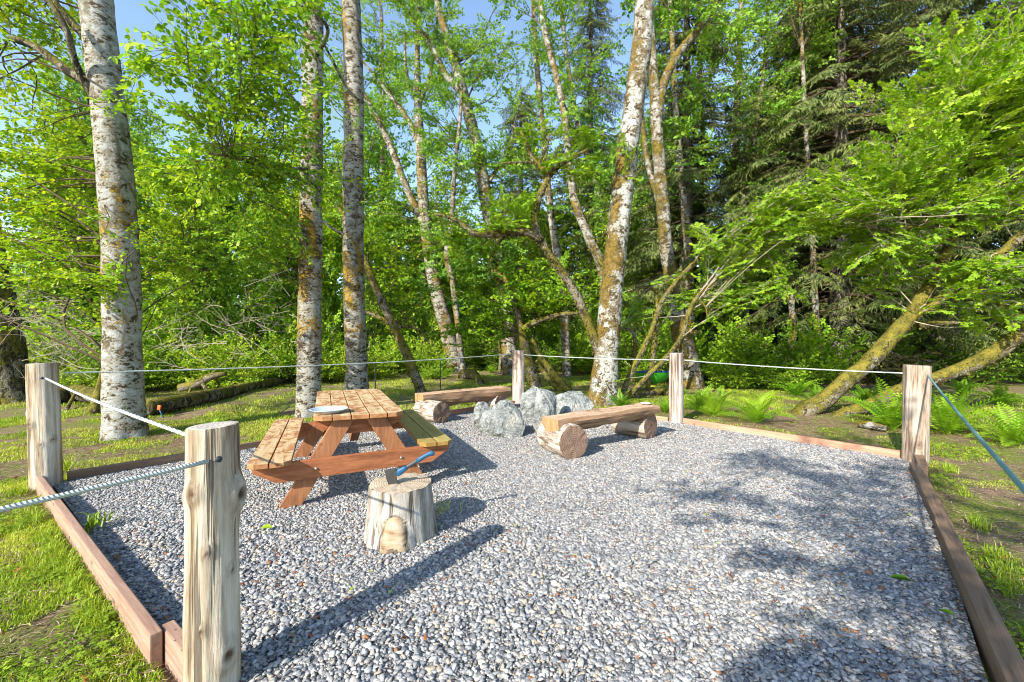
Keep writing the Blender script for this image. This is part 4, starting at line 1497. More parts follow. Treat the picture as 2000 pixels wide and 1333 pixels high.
def split_seat(a, b, wd, th, parent, end, seed=0, taper=1.0):
    """half-round seat log: flat top at z=0 of its ends, belly below; local y along the log"""
    a, b = Vector(a), Vector(b)
    L = (b - a).length
    n, m = 48, 22
    prof = []
    for k in range(m):
        t = k / (m - 1)
        if t <= .40:
            prof.append((-1 + 2 * t / .40, 0.0))
        else:
            ang = math.pi * (t - .40) / .60
            prof.append((math.cos(ang) * 1.0, -abs(math.sin(ang)) ** .75))
    V = []
    for i in range(n + 1):
        y = L * i / n
        tp = 1 + (taper - 1) * (i / n) ** 1.5
        for (x, z) in prof:
            q = Vector((x * 2, y * 1.6 + seed, z * 2))
            fl = .010 * noise.noise(Vector((x * 3 + seed, y * 3, 0)))
            k = 1 + .20 * noise.noise(q) + .09 * noise.noise(q * 3.3)
            V.append((x * wd / 2 * k, y + .012 * noise.noise(Vector((x * 4, z * 4, seed + i // n))) * (i in (0, n)), (z * th * tp * k if z < -.02 else fl)))
    i = np.arange(n)[:, None] * m; j = np.arange(m)[None, :]; j2 = (j + 1) % m
    Q = np.stack([i + j, i + j2, i + m + j2, i + m + j], -1).reshape(-1, 4)
    V = np.array(V)
    o = obj('seat', np_mesh('seat', V, [(Q, 0)], None, False), M['seatlog'], parent)
    o.location = a - parent.location
    d = b - a
    o.rotation_euler = (math.asin(d.z / L), 0, math.atan2(d.y, d.x) - math.pi / 2)
    for ring, s in ((V[:m], -1), (V[-m:], 1)):
        c = ring.mean(0)
        W = [tuple(p + np.array([0, s * .002, 0])) for p in ring] + [tuple(c + np.array([0, s * .006, 0]))]
        T = [[k, (k + 1) % m, m] if s < 0 else [(k + 1) % m, k, m] for k in range(m)]
        # stand-alone sawn face
        obj('cut_end', np_mesh('cut_end', W, [(T, 0)]), M[end], o)
    return o


B1 = empty('log_bench', (1.25, 5.75, .02))
tag(B1, 'half-log bench with an orange cut end, right of the boulders', 'bench', 'log benches by the fire pit')
split_seat((.47, 5.20, .475), (2.02, 6.22, .500), .33, .20, B1, 'end_orange', 3, .75)
support_log(Vector((.735, 5.06, .215)) - B1.location, Vector((.50, 5.56, .215)) - B1.location, .208, B1, 5, 'end_brown', 'logbark', [(-.3, .3, .03, .02)])
support_log(Vector((1.99, 6.12, .20)) - B1.location, Vector((1.62, 6.52, .20)) - B1.location, .19, B1, 9, 'end_brown', 'post_dark')
B2 = empty('log_bench', (-.9, 8.0, .02))
tag(B2, 'reddish half-log bench behind the picnic table, left of the boulders', 'bench', 'log benches by the fire pit')
split_seat((-1.66, 7.62, .475), (-.13, 8.78, .485), .36, .255, B2, 'end_orange', 7, 1.0)
support_log(Vector((-1.20, 7.28, .195)) - B2.location, Vector((-1.62, 7.66, .195)) - B2.location, .19, B2, 13, 'end_brown', 'logbark', [(2.6, .2, .03, .015)])
support_log(Vector((-.22, 8.50, .18)) - B2.location, Vector((-.62, 8.86, .18)) - B2.location, .18, B2, 17, 'end_brown', 'logbark')
o = lathe('saucer', [(.0005, 0), (.04, 0), (.055, .006), (.072, .016), (.074, .019), (.066, .017), (.05, .008), (.0005, .005)], M['white'], None, 24)
o.location = (1.93, 6.16, .508)
tag(o, 'small white saucer on the far end of the log bench', 'saucer')


# ------------------------------------------------------------------ boulders
def boulder(label, c, dims, seed, rz=0.0, cuts=9, detail=5, tilt=(0, 0)):
    random.seed(seed)
    bm = bmesh.new()
    bmesh.ops.create_icosphere(bm, subdivisions=detail, radius=1.0)
    pl = []
    for _ in range(cuts):
        n = Vector((random.gauss(0, 1), random.gauss(0, 1), random.gauss(.2, .8))).normalized()
        pl.append((n, random.uniform(.55, .84)))
    for v in bm.verts:
        p = v.co.copy()
        for n, d in pl:
            k = p.dot(n) - d
            if k > 0: p -= n * k * .985
        nz = .06 * noise.noise(p * 1.6 + Vector((seed, 0, 0))) + .035 * noise.noise(p * 3.4 + Vector((0, seed, 0))) + .018 * noise.noise(p * 8.5) + .012 * noise.noise(p * 19)
        rid = abs(noise.noise(p * 2.6 + Vector((0, 0, seed))))
        p *= 1 + nz - .05 * max(0, .12 - rid) / .12
        v.co = Vector((p.x * dims[0], p.y * dims[1], p.z * dims[2]))
    bmesh.ops.rotate(bm, verts=bm.verts, matrix=Matrix.Rotation(tilt[0], 3, 'X') @ Matrix.Rotation(tilt[1], 3, 'Y'))
    o = bm_obj('boulder', bm, M['rock'], None, False)
    o.location = c; o.rotation_euler = (0, 0, rz)
    return tag(o, label, 'boulder', 'boulders round the fire pit')


boulder('low rounded boulder at the front of the pile, nearest the gravel', (-.13, 6.42, .17), (.46, .36, .31), 3, .3, 15)
boulder('small blocky boulder at the left end of the pile', (-.46, 6.92, .15), (.28, .30, .29), 12, .2, 16)
boulder('smallest boulder, wedged in behind the front one', (-.17, 7.35, .21), (.25, .24, .24), 21, .9, 16)
boulder('tall slanting boulder at the back, before the grey post', (.40, 7.55, .24), (.42, .36, .47), 34, .2, 17, 5, (0, .35))
boulder('tall pale boulder standing upright in the middle of the pile', (.52, 6.60, .26), (.30, .30, .48), 45, .5, 16, 5, (-.1, -.12))
boulder('wide flat-topped boulder at the right end of the pile', (1.02, 7.35, .20), (.50, .38, .40), 57, -.2, 17, 5, (0, .12))
random.seed(99)
# ------------------------------------------------------------------ the trees (photo direction + distance -> place)
def PL(lst):
    return [P(*p) for p in lst]


def on(px, py):
    g_ = G(px, py)
    return Vector((g_.x, g_.y, gz(g_.x, g_.y)))


def up(px, py, d, dz):
    return P(px, py, d) + Vector((0, 0, dz))


# big white tree at the left
b = on(243, 850); d = b.y
tree('white_tree', 'thick white-barked tree at the left, mossy at its foot', 'tree',
     [b] + PL([(240, 700, d), (236, 500, d), (222, 300, d), (197, 90, d), (186, -60, d + .1)]) + [P(180, -60, d) + Vector((-.2, .3, 3)), P(180, -60, d) + Vector((-.3, .5, 6))],
     [.27, .235, .222, .215, .205, .20, .14, .05],
     [(PL([(225, 175, d), (150, 150, d - .1), (75, 95, d - .2), (20, 75, d - .3)]), [.09, .07, .055, .04]),
      (PL([(205, 95, d), (155, 60, d - .1), (110, 10, d - .2), (80, -40, d - .3)]), [.08, .06, .05, .04]),
      (PL([(200, 225, d), (150, 130, d - .3), (130, 60, d - .5), (95, 0, d - .5)]), [.05, .045, .04, .03])],
     [(P(10, 40, d + .3), (1.2, 1.2, .9), 13, 7, .9, .55), (P(-20, 240, d + .3), (1.3, 1.2, .8), 13, 7, .9, .58),
      (P(40, 420, d + .4), (1.4, 1.1, .5), 17, 8, .9, .56), (P(0, 520, d + .1), (1.2, 1.0, .35), 10, 8, .9, .58), (P(70, 330, d + .5), (1.0, .9, .5), 9, 7, .85, .55),
      (P(340, 500, d + .9), (.9, .8, .4), 8, 7, .85, .5), (P(300, 230, d + .2), (.25, .3, .35), 3, 2, .6, .45), (P(225, 215, d - .45), (.3, .15, .2), 3, 2, .6, .42), (P(235, 480, d - .45), (.4, .2, .25), 4, 2, .6, .45),
      (P(150, 560, d - .3), (.9, .5, .25), 6, 6, .8, .55)],
     'bright', 'bright', 'palebark', None, 28, .06, .35, limb_bark='darkbark')

# mossy tree at the far left edge, its shade put into dark bark
b = on(12, 782); d = b.y
tree('dark_tree', 'mossy tree trunk cut by the left edge, bark darkened as shade', 'tree',
     [b] + PL([(6, 700, d), (-10, 600, d), (-30, 480, d), (-70, 200, d + .3)]) + [P(-120, -100, d + .6)],
     [.50, .40, .36, .33, .28, .2], [], [(P(-40, 330, d), (2.2, 1.6, 1.3), 14, 8, 1.1, .5)], 'bright', 'bright', 'darkbark', None, 22, .12, .4)

# two straight trunks behind the table
b = on(602, 812); d = b.y
tree('grey_tree', 'straight grey-white trunk directly behind the picnic table, its upper part leafy', 'tree',
     [b] + PL([(604, 700, d), (606, 500, d), (609, 300, d), (612, 80, d), (613, -60, d)]) + [P(613, -60, d) + Vector((.1, .3, 3)), P(613, -60, d) + Vector((0, .5, 6))],
     [.235, .215, .21, .195, .18, .165, .10, .04],
     [(PL([(607, 250, d), (560, 180, d - .8), (500, 120, d - 1.8), (440, 80, d - 2.6)]), [.06, .045, .03, .015]),
      (PL([(608, 330, d), (540, 330, d - .9), (470, 310, d - 1.8), (410, 300, d - 2.6)]), [.05, .04, .025, .012]),
      (PL([(610, 120, d), (640, 60, d - 1.0), (600, 10, d - 2.2)]), [.05, .035, .015]),
      (PL([(605, 480, d), (560, 420, d - .5), (500, 390, d - .9)]), [.04, .03, .012])],
     [(P(470, 110, d - 2.8), (1.1, .9, .65), 12, 7, .95, .66), (P(410, 210, d - 2.2), (.9, .9, .6), 10, 7, .95, .66), (P(560, 190, d - 2.6), (.65, .8, .7), 9, 7, .9, .64),
      (P(430, 330, d - 1.8), (1.1, .9, .6), 11, 7, .95, .66), (P(540, 360, d - 1.4), (.9, .7, .6), 9, 7, .95, .58), (P(560, 30, d - 2.9), (.65, .8, .5), 8, 7, .9, .55),
      (P(585, 240, d - .8), (.5, .6, 1.1), 8, 5, .8, .5), (P(480, 450, d - .8), (1.2, .8, .5), 12, 8, .9, .6), (P(440, 40, d - 2.8), (.7, .7, .4), 7, 7, .95, .58)],
     'alder', 'alder', 'pale2', None, 24, .06, .3)

b = on(697, 782); d = b.y
tree('streaked_tree', 'straight pale trunk with ochre moss patches, right of the grey one', 'tree',
     [b] + PL([(696, 700, d), (691, 550, d), (690, 350, d), (691, 180, d), (686, 20, d), (684, -60, d)]) + [P(684, -60, d) + Vector((.1, .3, 3)), P(684, -60, d) + Vector((.3, .6, 6))],
     [.275, .25, .245, .235, .23, .215, .2, .12, .04],
     [(PL([(692, 200, d), (650, 120, d - 1), (620, 60, d - 2)]), [.05, .03, .012]), (PL([(690, 420, d), (668, 350, d - .5), (655, 300, d - .8)]), [.035, .025, .01]),
      (PL([(690, 470, d), (640, 440, d - .4), (600, 400, d - .6)]), [.04, .03, .012])],
     [(P(640, 150, d + .6), (.6, .7, .7), 8, 6, .9, .52), (P(745, 130, d + .6), (.6, .6, .7), 7, 6, .85, .6), (P(655, 330, d + .5), (.5, .5, .9), 8, 6, .85, .52), (P(690, 230, d - .6), (.35, .2, .8), 4, 2, .6, .5),
      (P(740, 330, d + .4), (.7, .7, 1.0), 8, 6, .9, .55), (P(655, 40, d + .5), (.8, .5, .5), 6, 6, .85, .5)],
     'alder', 'alder', 'pale2', None, 24, .07, .35)

# leaning yellow-mossed stem pair
b = on(824, 768); d = b.y
tree('leaning_tree', 'thin leaning stem with yellow moss, behind the left log bench', 'tree',
     [b] + PL([(800, 705, d), (770, 640, d), (742, 580, d), (722, 535, d), (700, 480, d + .2), (660, 400, d + .3)]), [.13, .125, .12, .11, .10, .08, .04],
     [(PL([(812, 745, d), (790, 690, d + .3), (770, 640, d + .5), (730, 615, d + .8), (690, 605, d + 1)]), [.10, .085, .07, .05, .03]),
      (PL([(768, 640, d + .5), (810, 640, d + .6), (838, 672, d + .7)]), [.05, .035, .015])],
     [(P(690, 470, d + .4), (1.3, 1.2, .8), 14, 8, 1.0, .5), (P(770, 560, d + 1.2), (1.4, 1.0, .7), 14, 8, 1.0, .5)], 'maple_far', 'maple', 'mossbark', None, 14, .12, .3)

# pale alder of the middle distance
b = on(892, 728); d = b.y
tree('forked_alder', 'pale forked alder farther back, between the leaning stem and the far post', 'tree',
     [b] + PL([(872, 640, d), (850, 560, d), (835, 470, d), (826, 380, d), (822, 300, d), (817, 210, d), (815, 110, d), (818, 0, d), (820, -120, d)]),
     [.42, .33, .30, .27, .25, .22, .18, .12, .08, .04],
     [(PL([(834, 450, d), (795, 370, d), (760, 280, d), (720, 200, d), (690, 150, d)]), [.18, .16, .14, .10, .05]),
      (PL([(823, 300, d), (800, 240, d), (745, 165, d), (700, 110, d)]), [.14, .12, .08, .04]),
      (PL([(817, 205, d), (840, 150, d), (850, 80, d), (858, 0, d)]), [.11, .09, .06, .03]),
      (PL([(817, 205, d), (795, 150, d), (790, 60, d)]), [.10, .08, .04])],
     [(P(770, 180, d), (3.0, 2.4, 2.2), 22, 8, .80, .6), (P(850, 70, d), (2.6, 2.4, 2.2), 21, 8, .80, .6), (P(900, 330, d), (2.0, 2.0, 2.0), 20, 8, .80, .55),
      (P(730, 420, d), (2.2, 2.0, 1.8), 22, 8, .80, .55), (P(820, -60, d), (3.0, 2.4, 2.0), 17, 8, .80, .6), (P(850, 540, d + 1), (2.2, 1.6, 1.4), 14, 8, 1.1, .5)],
     'alder_far', 'alder_far', 'farbark', None, 14, .10, .4, twig='twig')

b = on(998, 735); d = b.y + 1
b = Vector((P(998, 600, d).x, d, 0))
tree('slanting_alder', 'slanting dark and white alder left of the mossy limb', 'tree',
     [b] + PL([(988, 600, d), (975, 520, d), (955, 420, d), (935, 310, d), (915, 220, d), (888, 120, d), (860, 30, d), (835, -90, d)]),
     [.36, .32, .30, .29, .27, .24, .20, .14, .06],
     [(PL([(905, 185, d), (870, 145, d), (840, 85, d), (800, 30, d), (770, -30, d)]), [.16, .14, .12, .08, .04]), (PL([(945, 370, d), (990, 300, d), (1010, 220, d)]), [.10, .06, .03])],
     [(P(800, 20, d), (2.4, 2.2, 1.8), 17, 8, .80, .6), (P(900, 160, d), (2.6, 2.2, 2.2), 21, 8, .80, .6), (P(980, 80, d), (2.4, 2.2, 2.2), 21, 8, .80, .62), (P(990, 330, d), (2.0, 2.0, 1.8), 20, 8, .80, .55),
      (P(950, 520, d), (2.4, 2.0, 1.6), 16, 8, 1.2, .45)], 'alder_far', 'alder_far', 'farbark', None, 14, .10, .4)

# dark stem right behind the far post with a snaking mossy limb
b = on(1046, 756); d = b.y
tree('snaking_maple', 'dark leaning stem behind the far post with a mossy snaking limb', 'tree',
     [b] + PL([(1035, 715, d), (1022, 670, d), (1016, 640, d), (1005, 590, d), (985, 540, d + .2)]), [.20, .17, .15, .13, .10, .05],
     [(PL([(1014, 648, d), (1040, 632, d - .1), (1070, 620, d - .2), (1100, 614, d - .3), (1132, 612, d - .3)]), [.11, .095, .09, .075, .03]),
      (PL([(1018, 655, d), (985, 655, d), (950, 670, d + .2)]), [.09, .07, .03]),
      (PL([(1112, 768, d - 1.5), (1085, 735, d - .9), (1058, 700, d - .3), (1040, 665, d)]), [.11, .10, .08, .06]),
      (PL([(1100, 766, d - 1.3), (1075, 745, d - .8), (1048, 705, d - .2)]), [.09, .07, .05])],
     [(P(1000, 590, d), (1.9, 1.4, 1.1), 22, 9, 1.0, .42), (P(1080, 560, d + 1), (1.8, 1.4, 1.0), 18, 9, 1.0, .45), (P(930, 640, d + .5), (1.4, 1.2, .7), 14, 8, 1.0, .4)],
     'maple_far', 'maple', 'mossbark', None, 14, .14, .4)

# the big mottled alder with mossy side limb
b = on(1178, 788); d = b.y
tree('mottled_alder', 'big mottled white and mossy alder right of the boulders', 'tree',
     [b] + PL([(1184, 700, d), (1192, 600, d), (1205, 470, d), (1222, 320, d), (1240, 190, d), (1256, 60, d), (1263, -60, d)]) + [P(1263, -60, d) + Vector((.4, .3, 3)), P(1263, -60, d) + Vector((.7, .4, 6))],
     [.33, .275, .255, .245, .235, .23, .215, .20, .12, .04],
     [(PL([(1170, 690, d), (1152, 640, d - .1), (1122, 570, d - .2), (1088, 520, d - .3), (1062, 480, d - .3), (1045, 440, d - .4), (1052, 390, d - .4), (1072, 345, d - .5)]), [.115, .105, .10, .095, .095, .085, .07, .06]),
      (PL([(1058, 472, d - .35), (1030, 455, d - .5), (975, 457, d - .6), (930, 458, d - .7), (890, 430, d - .8), (850, 418, d - .9)]), [.08, .08, .075, .065, .045, .02]),
      (PL([(1052, 455, d - .35), (1020, 448, d - .3), (985, 460, d - .2), (960, 505, d - .2), (958, 550, d - .2)]), [.06, .055, .045, .03, .012]),
      (PL([(1072, 345, d - .5), (1040, 310, d - .5), (1025, 270, d - .6), (1000, 245, d - .6)]), [.07, .06, .04, .015]),
      (PL([(1038, 318, d - .5), (1010, 317, d - .5), (975, 320, d - .5)]), [.035, .022, .01]),
      (PL([(1072, 345, d - .5), (1095, 322, d - .6), (1125, 305, d - .7), (1150, 290, d - .8)]), [.06, .055, .04, .015]),
      (PL([(1050, 325, d - .5), (1068, 285, d - .5), (1075, 240, d - .5)]), [.04, .03, .012]),
      (PL([(1262, -20, d), (1290, -80, d)]), [.12, .05]), (PL([(1200, 540, d), (1165, 505, d), (1150, 470, d)]), [.05, .03, .012])],
     [(P(1100, 300, d - .6), (.9, .8, .6), 9, 7, .9, .55), (P(1000, 420, d - .7), (1.2, .8, .5), 9, 7, .9, .5), (P(900, 470, d - .6), (.8, .8, .5), 8, 7, .9, .45),
      (P(1215, 330, d - .4), (.3, .2, 1.2), 5, 3, .7, .5)],
     'maple', 'maple', 'alderbark', None, 26, .09, .55, limb_bark='mossbark')

# second mossy trunk right behind, with a fork to the right
b = on(1348, 758); d = b.y
tree('twin_alder', 'tall mossy trunk behind the ridged post, forking right near the top', 'tree',
     [b] + PL([(1338, 690, d), (1326, 640, d), (1312, 560, d), (1300, 470, d), (1292, 370, d), (1284, 270, d), (1278, 170, d), (1272, 80, d), (1268, -60, d)]),
     [.36, .33, .25, .20, .19, .185, .175, .15, .11, .05],
     [(PL([(1283, 235, d), (1296, 165, d), (1322, 110, d), (1362, 60, d), (1402, 8, d), (1420, -50, d)]), [.15, .14, .13, .11, .09, .06]),
      (PL([(1315, 640, d), (1345, 655, d - .3), (1370, 645, d - .4)]), [.08, .06, .03]), (PL([(1296, 420, d), (1268, 330, d + .2), (1255, 240, d + .3), (1250, 120, d + .4)]), [.10, .09, .07, .04])],
     [(P(1400, 40, d), (1.6, 1.6, 1.4), 8, 7, 1.0, .64), (P(1330, 250, d + 1), (1.5, 1.4, 1.8), 8, 7, 1.0, .55), (P(1260, -40, d), (2.2, 2, 1.6), 6, 7, 1.1, .5)],
     'alder_far', 'alder_far', 'alderdark', None, 16, .12, .5)

# thin pale trunks farther back
thin = [
    ('slender white trunk right of the mossy limb, bending left above', [(1190, 600), (1178, 540), (1150, 465), (1122, 390), (1112, 320), (1098, 200), (1060, 40), (1050, -80)], 15, .19),
    ('slim grey-white trunk behind the mossy fork, straight up', [(1108, 700), (1098, 560), (1082, 460), (1072, 380), (1060, 250), (1045, 80), (1040, -80)], 18, .20),
    ('thin white trunk with mossy bands, right of the twin trunk', [(1352, 700), (1345, 520), (1338, 430), (1326, 300), (1318, 180), (1312, 60), (1306, -60)], 16, .17),
    ('thinnest pale stem among the dark needles at top right', [(1462, 640), (1452, 400), (1462, 320), (1478, 240), (1492, 140), (1500, 20), (1504, -60)], 17, .11),
    ('reddish-grey bare stem between two thin white trunks', [(1438, 690), (1432, 480), (1436, 330), (1440, 200), (1446, 60), (1450, -60)], 19, .20),
    ('mossy slim trunk standing in the dark understory, right of centre', [(1520, 735), (1545, 680), (1548, 620), (1538, 540), (1530, 460), (1528, 380)], 15, .13),
    ('faint grey trunk far back, left of the forked alder', [(772, 720), (762, 560), (756, 420), (752, 300), (748, 160), (744, 0)], 26, .20),
    ('pale trunk at top centre, half hidden by leaves', [(1180, 700), (1190, 540), (1170, 380), (1130, 250), (1108, 120), (1090, -40)], 21, .20),
    ('thin white trunk far right of centre, mossy below', [(1378, 700), (1374, 480), (1370, 360), (1372, 250), (1366, 100), (1362, -60)], 20, .14),
    ('slim grey trunk at upper right, in front of the drooping conifer', [(1600, 690), (1588, 500), (1580, 360), (1572, 220), (1566, 80), (1560, -60)], 14.5, .10),
    ('orange-mossed thin stem beside the forked alder', [(905, 726), (885, 560), (872, 500), (882, 430), (888, 330), (896, 260), (902, 180)], 17, .13),
]
for k, (lab, pts, d, r) in enumerate(thin):
    pp = [Vector((P(pts[0][0], 600, d).x, d, 0.0))] + [P(a, c, d) for a, c in pts[1:]]
    n = len(pp)
    bl = []
    for (a, c) in pts[3:]:
        bl.append((P(a + random.uniform(-50, 50), c + random.uniform(-20, 20), d + random.uniform(-.5, 1)), (1.6, 1.5, 1.6), 8, 8, .80, random.uniform(.48, .66)))
    tree('slim_tree', lab, 'tree', pp, list(np.linspace(r, r * .45, n)), [], bl, 'alder_far', 'alder_far', 'farbark', None, 12, .12, .3, bare=6)

# vine maple clump before the hammock
b = on(1212, 782); d = b.y
tree('vine_maple', 'clump of crooked mossy stems right of the big alder', 'tree',
     [b] + PL([(1230, 735, d), (1252, 690, d), (1275, 640, d), (1292, 590, d), (1330, 540, d), (1362, 510, d - .2), (1400, 480, d - .3), (1450, 465, d - .4), (1510, 450, d - .5)]),
     [.08, .066, .062, .058, .055, .05, .055, .052, .042, .018],
     [(PL([(1222, 780, d + .1), (1260, 740, d), (1300, 700, d - .1), (1330, 660, d - .2), (1350, 600, d - .2), (1370, 570, d - .2), (1392, 556, d - .3)]), [.066, .06, .057, .053, .05, .042, .025]),
      (PL([(1262, 775, d + .8), (1275, 700, d + .8), (1282, 620, d + .8), (1280, 570, d + .8), (1240, 560, d + .8)]), [.066, .06, .057, .045, .025]),
      (PL([(1365, 585, d - .2), (1378, 600, d - .2), (1382, 625, d - .2)]), [.03, .022, .01]),
      (PL([(1240, 700, d + .4), (1236, 650, d + .4), (1200, 640, d + .5)]), [.06, .045, .02])],
     [(P(1440, 470, d - .5), (1.3, 1.0, .55), 18, 8, 1.0, .55), (P(1540, 420, d - .8), (1.2, 1.0, .5), 18, 8, 1.0, .6), (P(1480, 560, d - .3), (1.3, 1.0, .55), 15, 8, 1.0, .5),
      (P(1330, 580, d + .5), (.9, .9, .6), 8, 7, .9, .5), (P(1620, 380, d - 1.2), (1.2, .9, .45), 15, 8, 1.0, .62), (P(1240, 600, d + .8), (.8, .8, .6), 8, 7, .9, .45)],
     'maple', 'maple', 'mossbark', None, 12, .16, .4, twig='paletwig', bare=10)

# the leaning mossy maple at the right
b = on(1566, 808); d = b.y
tree('leaning_maple', 'moss-covered maple leaning right out of the ferns', 'tree',
     [b] + PL([(1610, 782, d - .1), (1655, 742, d - .2), (1700, 705, d - .2), (1740, 660, d - .2), (1780, 615, d - .2), (1812, 565, d - .2), (1838, 520, d - .2), (1862, 460, d - .3), (1884, 400, d - .3), (1910, 330, d - .4), (1945, 250, d - .5), (1975, 150, d - .6)]),
     [.165, .15, .145, .14, .13, .12, .105, .095, .08, .068, .058, .045, .025],
     [(PL([(1770, 625, d - .2), (1830, 590, d - .3), (1880, 555, d - .5), (1930, 520, d - .7), (1985, 470, d - .9), (2060, 420, d - 1.1)]), [.095, .088, .085, .082, .08, .06]),
      (PL([(1795, 635, d - .2), (1840, 632, d - .3), (1885, 630, d - .4)]), [.07, .05, .02]),
      (PL([(1862, 580, d - .4), (1910, 585, d - .5), (1960, 600, d - .7), (2010, 612, d - .8)]), [.06, .05, .04, .02]),
      (PL([(1866, 455, d - .3), (1910, 440, d - .4), (1960, 425, d - .6), (2010, 430, d - .7)]), [.06, .055, .045, .02]),
      (PL([(1850, 480, d - .3), (1810, 425, d - .4), (1750, 400, d - .5), (1700, 395, d - .6)]), [.05, .045, .03, .012]),
      (PL([(1870, 440, d - .3), (1840, 430, d - .5), (1780, 445, d - .7), (1720, 448, d - .8), (1665, 425, d - .9)]), [.05, .045, .035, .022, .01]),
      (PL([(1900, 350, d - .4), (1880, 310, d - .5), (1905, 270, d - .6), (1935, 215, d - .7)]), [.045, .04, .03, .015])],
     [(P(1900, 190, d - .8), (1.5, 1.1, .75), 22, 8, 1.0, .64), (P(1800, 260, d - .8), (1.2, 1.0, .5), 17, 8, 1.0, .62), (P(1960, 320, d - 1.0), (1.2, 1.0, .7), 15, 8, 1.0, .62),
      (P(1720, 340, d - .8), (1.0, .9, .45), 14, 8, 1.0, .60), (P(1850, 400, d - .7), (1.3, 1.0, .5), 14, 8, 1.0, .55), (P(1950, 80, d - .6), (1.4, 1.1, .7), 17, 8, 1.0, .55), (P(1930, 540, d - 1.0), (1.2, .8, .5), 12, 7, 1.0, .52),
      (P(1700, 480, d - .3), (.9, .8, .4), 10, 7, .95, .55), (P(1960, 200, d - 1.0), (1.1, 1.0, .7), 12, 8, 1.0, .66), (P(1640, 420, d - .6), (1.0, .9, .4), 12, 8, 1.0, .6), (P(1780, 170, d - .2), (.9, .9, .4), 9, 8, 1.0, .6), (P(1760, 530, d - .2), (.8, .7, .35), 8, 7, .95, .5), (P(1980, 620, d - 1.0), (.7, .6, .3), 6, 6, .9, .55)],
     'maple', 'maple', 'mossbark', None, 16, .12, .3, twig='paletwig', bare=12, limb_rough=.2)
b = on(1636, 812); d = b.y
tree('low_mossy_maple', 'low mossy trunk stretching right behind the brown post', 'tree',
     [b] + PL([(1690, 795, d - .1), (1750, 765, d - .2), (1830, 738, d - .2), (1900, 712, d - .3), (1950, 685, d - .4), (2005, 645, d - .5), (2090, 580, d - .5)]),
     [.09, .10, .11, .12, .125, .125, .12, .10], [], [], 'maple', 'maple', 'mossbark', None, 16, .16, .2)

# conifers at the right
conifer('big_conifer', 'large conifer with a thick grey trunk at the right, dark needles', (18.3, 18.2, 0), 24, 4.8, 4.0, .62, .46, 8, .48, None, 6, 12, 1.3)
conifer('drooping_conifer', 'tall conifer with drooping boughs filling the upper right', (12.0, 15.6, 0), 20, 5.0, 2.6, .36, .44, 8, .66, None, 5, 13, 1.15)
conifer('lacy_conifer', 'lacy drooping conifer right of the twin trunk, sky behind', (7.2, 17.6, 0), 19, 3.2, 3.0, .30, .50, 7, .62, None, 5, 10, 1.1)
conifer('shaded_conifer', 'dark low-branched conifer in the hollow behind the leaning maple', (13.0, 18.5, 0), 17, 4.2, .4, .36, .36, 9, .22, None, 0, 11, 1.2)  # low needle tint puts the hollow's shade into the foliage colour
conifer('far_conifer', 'narrow conifer far behind the twin trunk', (4.4, 24, 0), 22, 3.2, 3.0, .30, .62, 6, .66, None, 0, 9, 1.1)
conifer('centre_conifer', 'narrow yellow-green conifer behind the slanting alder, half hidden', (.6, 29, 0), 19, 3.0, 1.2, .3, .6, 6, .6, None, 0, 9, 1.3)
conifer('edge_conifer', 'dark conifer cut by the right edge behind the maple', (16.6, 12.5, 0), 18, 3.4, 2.6, .4, .5, 6, .35, None, 3, 9, 1.1)

# ------------------------------------------------------------------ background trees: three kinds, copied
def bg_tree(h, seed, leaf, kind, label, spread=2.4, t0=.22, nb=9):
    random.seed(seed)
    tr = [Vector((0, 0, 0)), Vector((.2, 0, h * .3)), Vector((-.1, .2, h * .6)), Vector((.2, .1, h))]
    bl = []
    for k in range(8):
        z_ = h * (t0 + (1 - t0) * k / 7.2)
        a = random.uniform(0, 6.28); q = spread * .5 * (1 - .5 * k / 8)
        bl.append(((math.cos(a) * q, math.sin(a) * q, z_), (spread * random.uniform(.75, 1.1), spread * random.uniform(.75, 1.1), spread * .62), nb, 9, 1.5, random.uniform(.38, .64)))
    return tree('background_tree', label, 'tree', tr, [.26, .2, .15, .04], [], bl, kind, leaf, 'farbark', 'leafy trees at the back of the clearing', 10, .1, .2, step=.5)


LB_ = ['leafy pale green tree in the backdrop behind the clearing', 'taller leafy tree of the backdrop with an open crown', 'bushy yellow-green tree in the backdrop with a low crown']
vars_ = [bg_tree(13, 5, 'alder_far', 'alder_far', LB_[0]), bg_tree(17, 6, 'alder_far', 'alder_far', LB_[1], 2.8, .30, 7), bg_tree(9, 8, 'bright', 'bright_far', LB_[2], 2.2, .08, 11)]
spots = [(-17, 17, 2, 1.0), (-14.2, 20, 0, .9), (-11.5, 15.5, 2, .8), (-9.2, 19, 2, .95), (-7.5, 24, 1, .9), (-5.6, 21, 2, .85), (-21, 21, 0, 1), (-25, 26, 1, 1), (-3.6, 27, 2, 1.1), (-1.0, 25, 2, .95), (2.2, 24, 2, 1.0),
         (5.0, 21.5, 2, .9), (8.0, 22.5, 2, 1.0), (-12, 29, 1, .8), (-17, 31, 0, 1.1), (-6, 33, 0, .85), (1.5, 34, 0, .9), (6.5, 31, 1, 1), (11, 28, 0, 1.1), (16, 26, 2, 1.2), (22, 25, 0, 1.2), (27, 22, 1, 1.1), (-30, 33, 1, 1.1), (-23, 38, 0, 1.2), (10, 36, 1, 1.1), (20, 35, 1, 1.2), (29, 32, 0, 1.2), (-9, 42, 1, .8), (-1, 44, 1, .85), (-15, 45, 1, .9), (-33, 46, 1, 1.2), (33, 42, 1, 1.2), (-27, 16, 2, 1.2), (24, 15, 2, 1.2)]
cnt = {}
